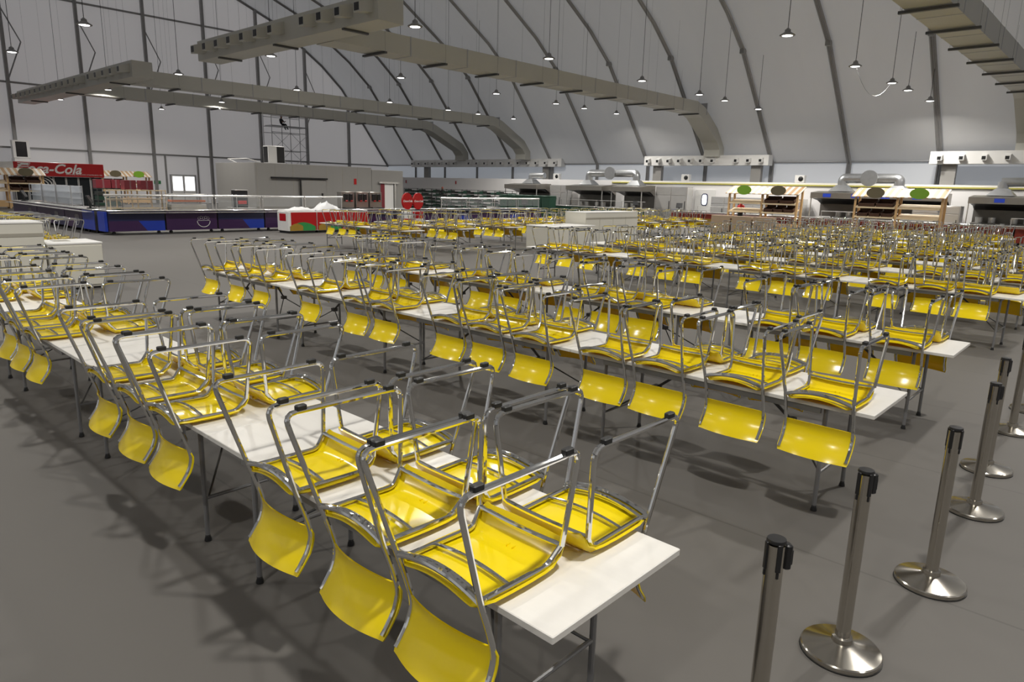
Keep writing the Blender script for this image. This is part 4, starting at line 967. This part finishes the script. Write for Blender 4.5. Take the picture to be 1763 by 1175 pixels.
def person(name, label, loc, rz, joints, cloth_m, hair_m, head, cap=None, pants='darkcloth', group=None):
    """joints: chains of (point, radius); one skinned body"""
    me = bpy.data.meshes.new(name); vs = []; es = []; rad = []; idx = {}
    for chain in joints:
        prev = None
        for nm, p, r in chain:
            if nm not in idx: idx[nm] = len(vs); vs.append(p); rad.append(r)
            if prev is not None: es.append((prev, idx[nm]))
            prev = idx[nm]
    me.from_pydata(vs, es, []); ob = bpy.data.objects.new(name, me); COL.objects.link(ob)
    sk = ob.modifiers.new('skin', 'SKIN'); sk.use_smooth_shade = True
    for i, r in enumerate(rad): me.skin_vertices[0].data[i].radius = (r, r)
    me.skin_vertices[0].data[0].use_root = True
    ob.modifiers.new('sub', 'SUBSURF').levels = 1; ob.modifiers['sub'].render_levels = 1
    dg = bpy.context.evaluated_depsgraph_get(); dg.update()
    m2 = bpy.data.meshes.new_from_object(ob.evaluated_get(dg)); bpy.data.objects.remove(ob)
    m2.materials.clear()
    for k in ('skin', cloth_m, pants): m2.materials.append(M[k])
    hip = vs[idx['hip']][2]
    legs = [Vector(vs[idx[k]]) for k in ('kl', 'kr', 'al', 'ar') if k in idx]
    for p in m2.polygons:
        c = p.center
        near_leg = min((c - q).length for q in legs + [Vector(vs[idx['hip']])])
        up = min((c - Vector(vs[idx[k]])).length for k in ('chest', 'el', 'er', 'sl', 'sr'))
        hd = min((c - Vector(vs[idx[k]])).length for k in ('head', 'hl', 'hr'))
        p.material_index = 0 if hd < .15 else (1 if up <= near_leg else 2); p.use_smooth = True
    b = put(name, m2, None, loc, rz, None, label, 'person', group)
    h = vs[idx['head']]; hx, hy, hz = h
    prof_ = [(.002, -.125), (.045, -.115), (.066, -.06), (.078, 0), (.078, .05), (.06, .10), (.02, .125)]
    mb = MB(); mb.lathe(prof_, 14, c=h); mb.v = [(v[0], hy + (v[1] - hy) * 1.22, v[2]) for v in mb.v]
    mb.add([(hx - .015, hy - .09, hz + .01), (hx + .015, hy - .09, hz + .01), (hx, hy - .125, hz - .03)], [(0, 1, 2)])
    hd = mb.build('head', 'skin', b)
    MB().box((hx - .03, hy - .096, hz - .062), (hx + .03, hy - .088, hz - .054)).build('mouth', 'crimson', hd)
    for s in (-1, 1):
        MB().lathe([(.002, -.009), (.009, 0), (.002, .009)], 8, c=(hx + s * .03, hy - .085, hz + .015)).build('eye', 'blackp', hd)
        MB().box((hx + s * .076, hy - .02, hz - .03), (hx + s * .09, hy + .02, hz + .03), bev=.006).build('ear', 'skin', hd)
    MB().lathe([(.084, .0), (.088, .05), (.07, .105), (.03, .135), (.002, .14)], 14, c=(hx, hy + .012, hz)).build('cap' if cap else 'hair', cap or hair_m, b)
    if cap: MB().box((hx - .07, hy - .19, hz + .035), (hx + .07, hy - .06, hz + .05), bev=.006).build('cap_peak', cap, b)
    return b
def standing(sit=False):
    if sit:
        return [[('hip', (0, 0, 0), .13), ('chest', (0, -.02, .36), .15), ('neck', (0, -.02, .52), .06), ('head', (0, -.04, .68), .085)],
                [('chest', 0, 0), ('sl', (-.19, -.02, .44), .065), ('el', (-.24, -.12, .2), .05), ('hl', (-.14, -.38, .22), .035)],
                [('chest', 0, 0), ('sr', (.19, -.02, .44), .065), ('er', (.24, -.14, .22), .05), ('hr', (.14, -.42, .3), .035)],
                [('hip', 0, 0), ('kl', (-.12, -.45, .02), .075), ('al', (-.12, -.5, -.42), .05), ('fl', (-.12, -.62, -.48), .04)],
                [('hip', 0, 0), ('kr', (.14, -.42, .02), .075), ('ar', (.16, -.55, -.38), .05), ('fr', (.16, -.68, -.42), .04)]]
    return [[('hip', (0, 0, .95), .14), ('chest', (0, 0, 1.28), .16), ('neck', (0, 0, 1.48), .06), ('head', (0, -.01, 1.62), .085)],
            [('chest', 0, 0), ('sl', (-.20, 0, 1.40), .065), ('el', (-.25, -.02, 1.13), .05), ('hl', (-.22, -.18, .93), .035)],
            [('chest', 0, 0), ('sr', (.20, 0, 1.40), .065), ('er', (.26, -.03, 1.13), .05), ('hr', (.2, -.25, 1.02), .035)],
            [('hip', 0, 0), ('kl', (-.12, -.02, .5), .08), ('al', (-.12, .02, .08), .05), ('fl', (-.12, -.14, .04), .045)],
            [('hip', 0, 0), ('kr', (.12, .0, .5), .08), ('ar', (.13, .04, .08), .05), ('fr', (.13, -.12, .04), .045)]]
person('person', 'person in dark clothes and blue helmet sitting on the scaffold', (-60.7, 34.35, 7.25), 2.0, standing(True), 'darkcloth', 'helmet', None, 'helmet')
person('person', 'person in a red shirt standing behind the left bread stall', (-18.0, 39.4, 0), PI * .9, standing(), 'red', 'rubber', None)
person('person', 'person in a red cap standing behind the dark wire racks', (-46.6, 41.6, .28), .6, standing(), 'darkcloth', 'rubber', None, 'red')
MB().box((-47.0, 41.2, 0), (-46.2, 42.0, .28), bev=.01).build('step_platform', 'stain', label='low steel step behind the wire racks under the red-capped person', cat='step')
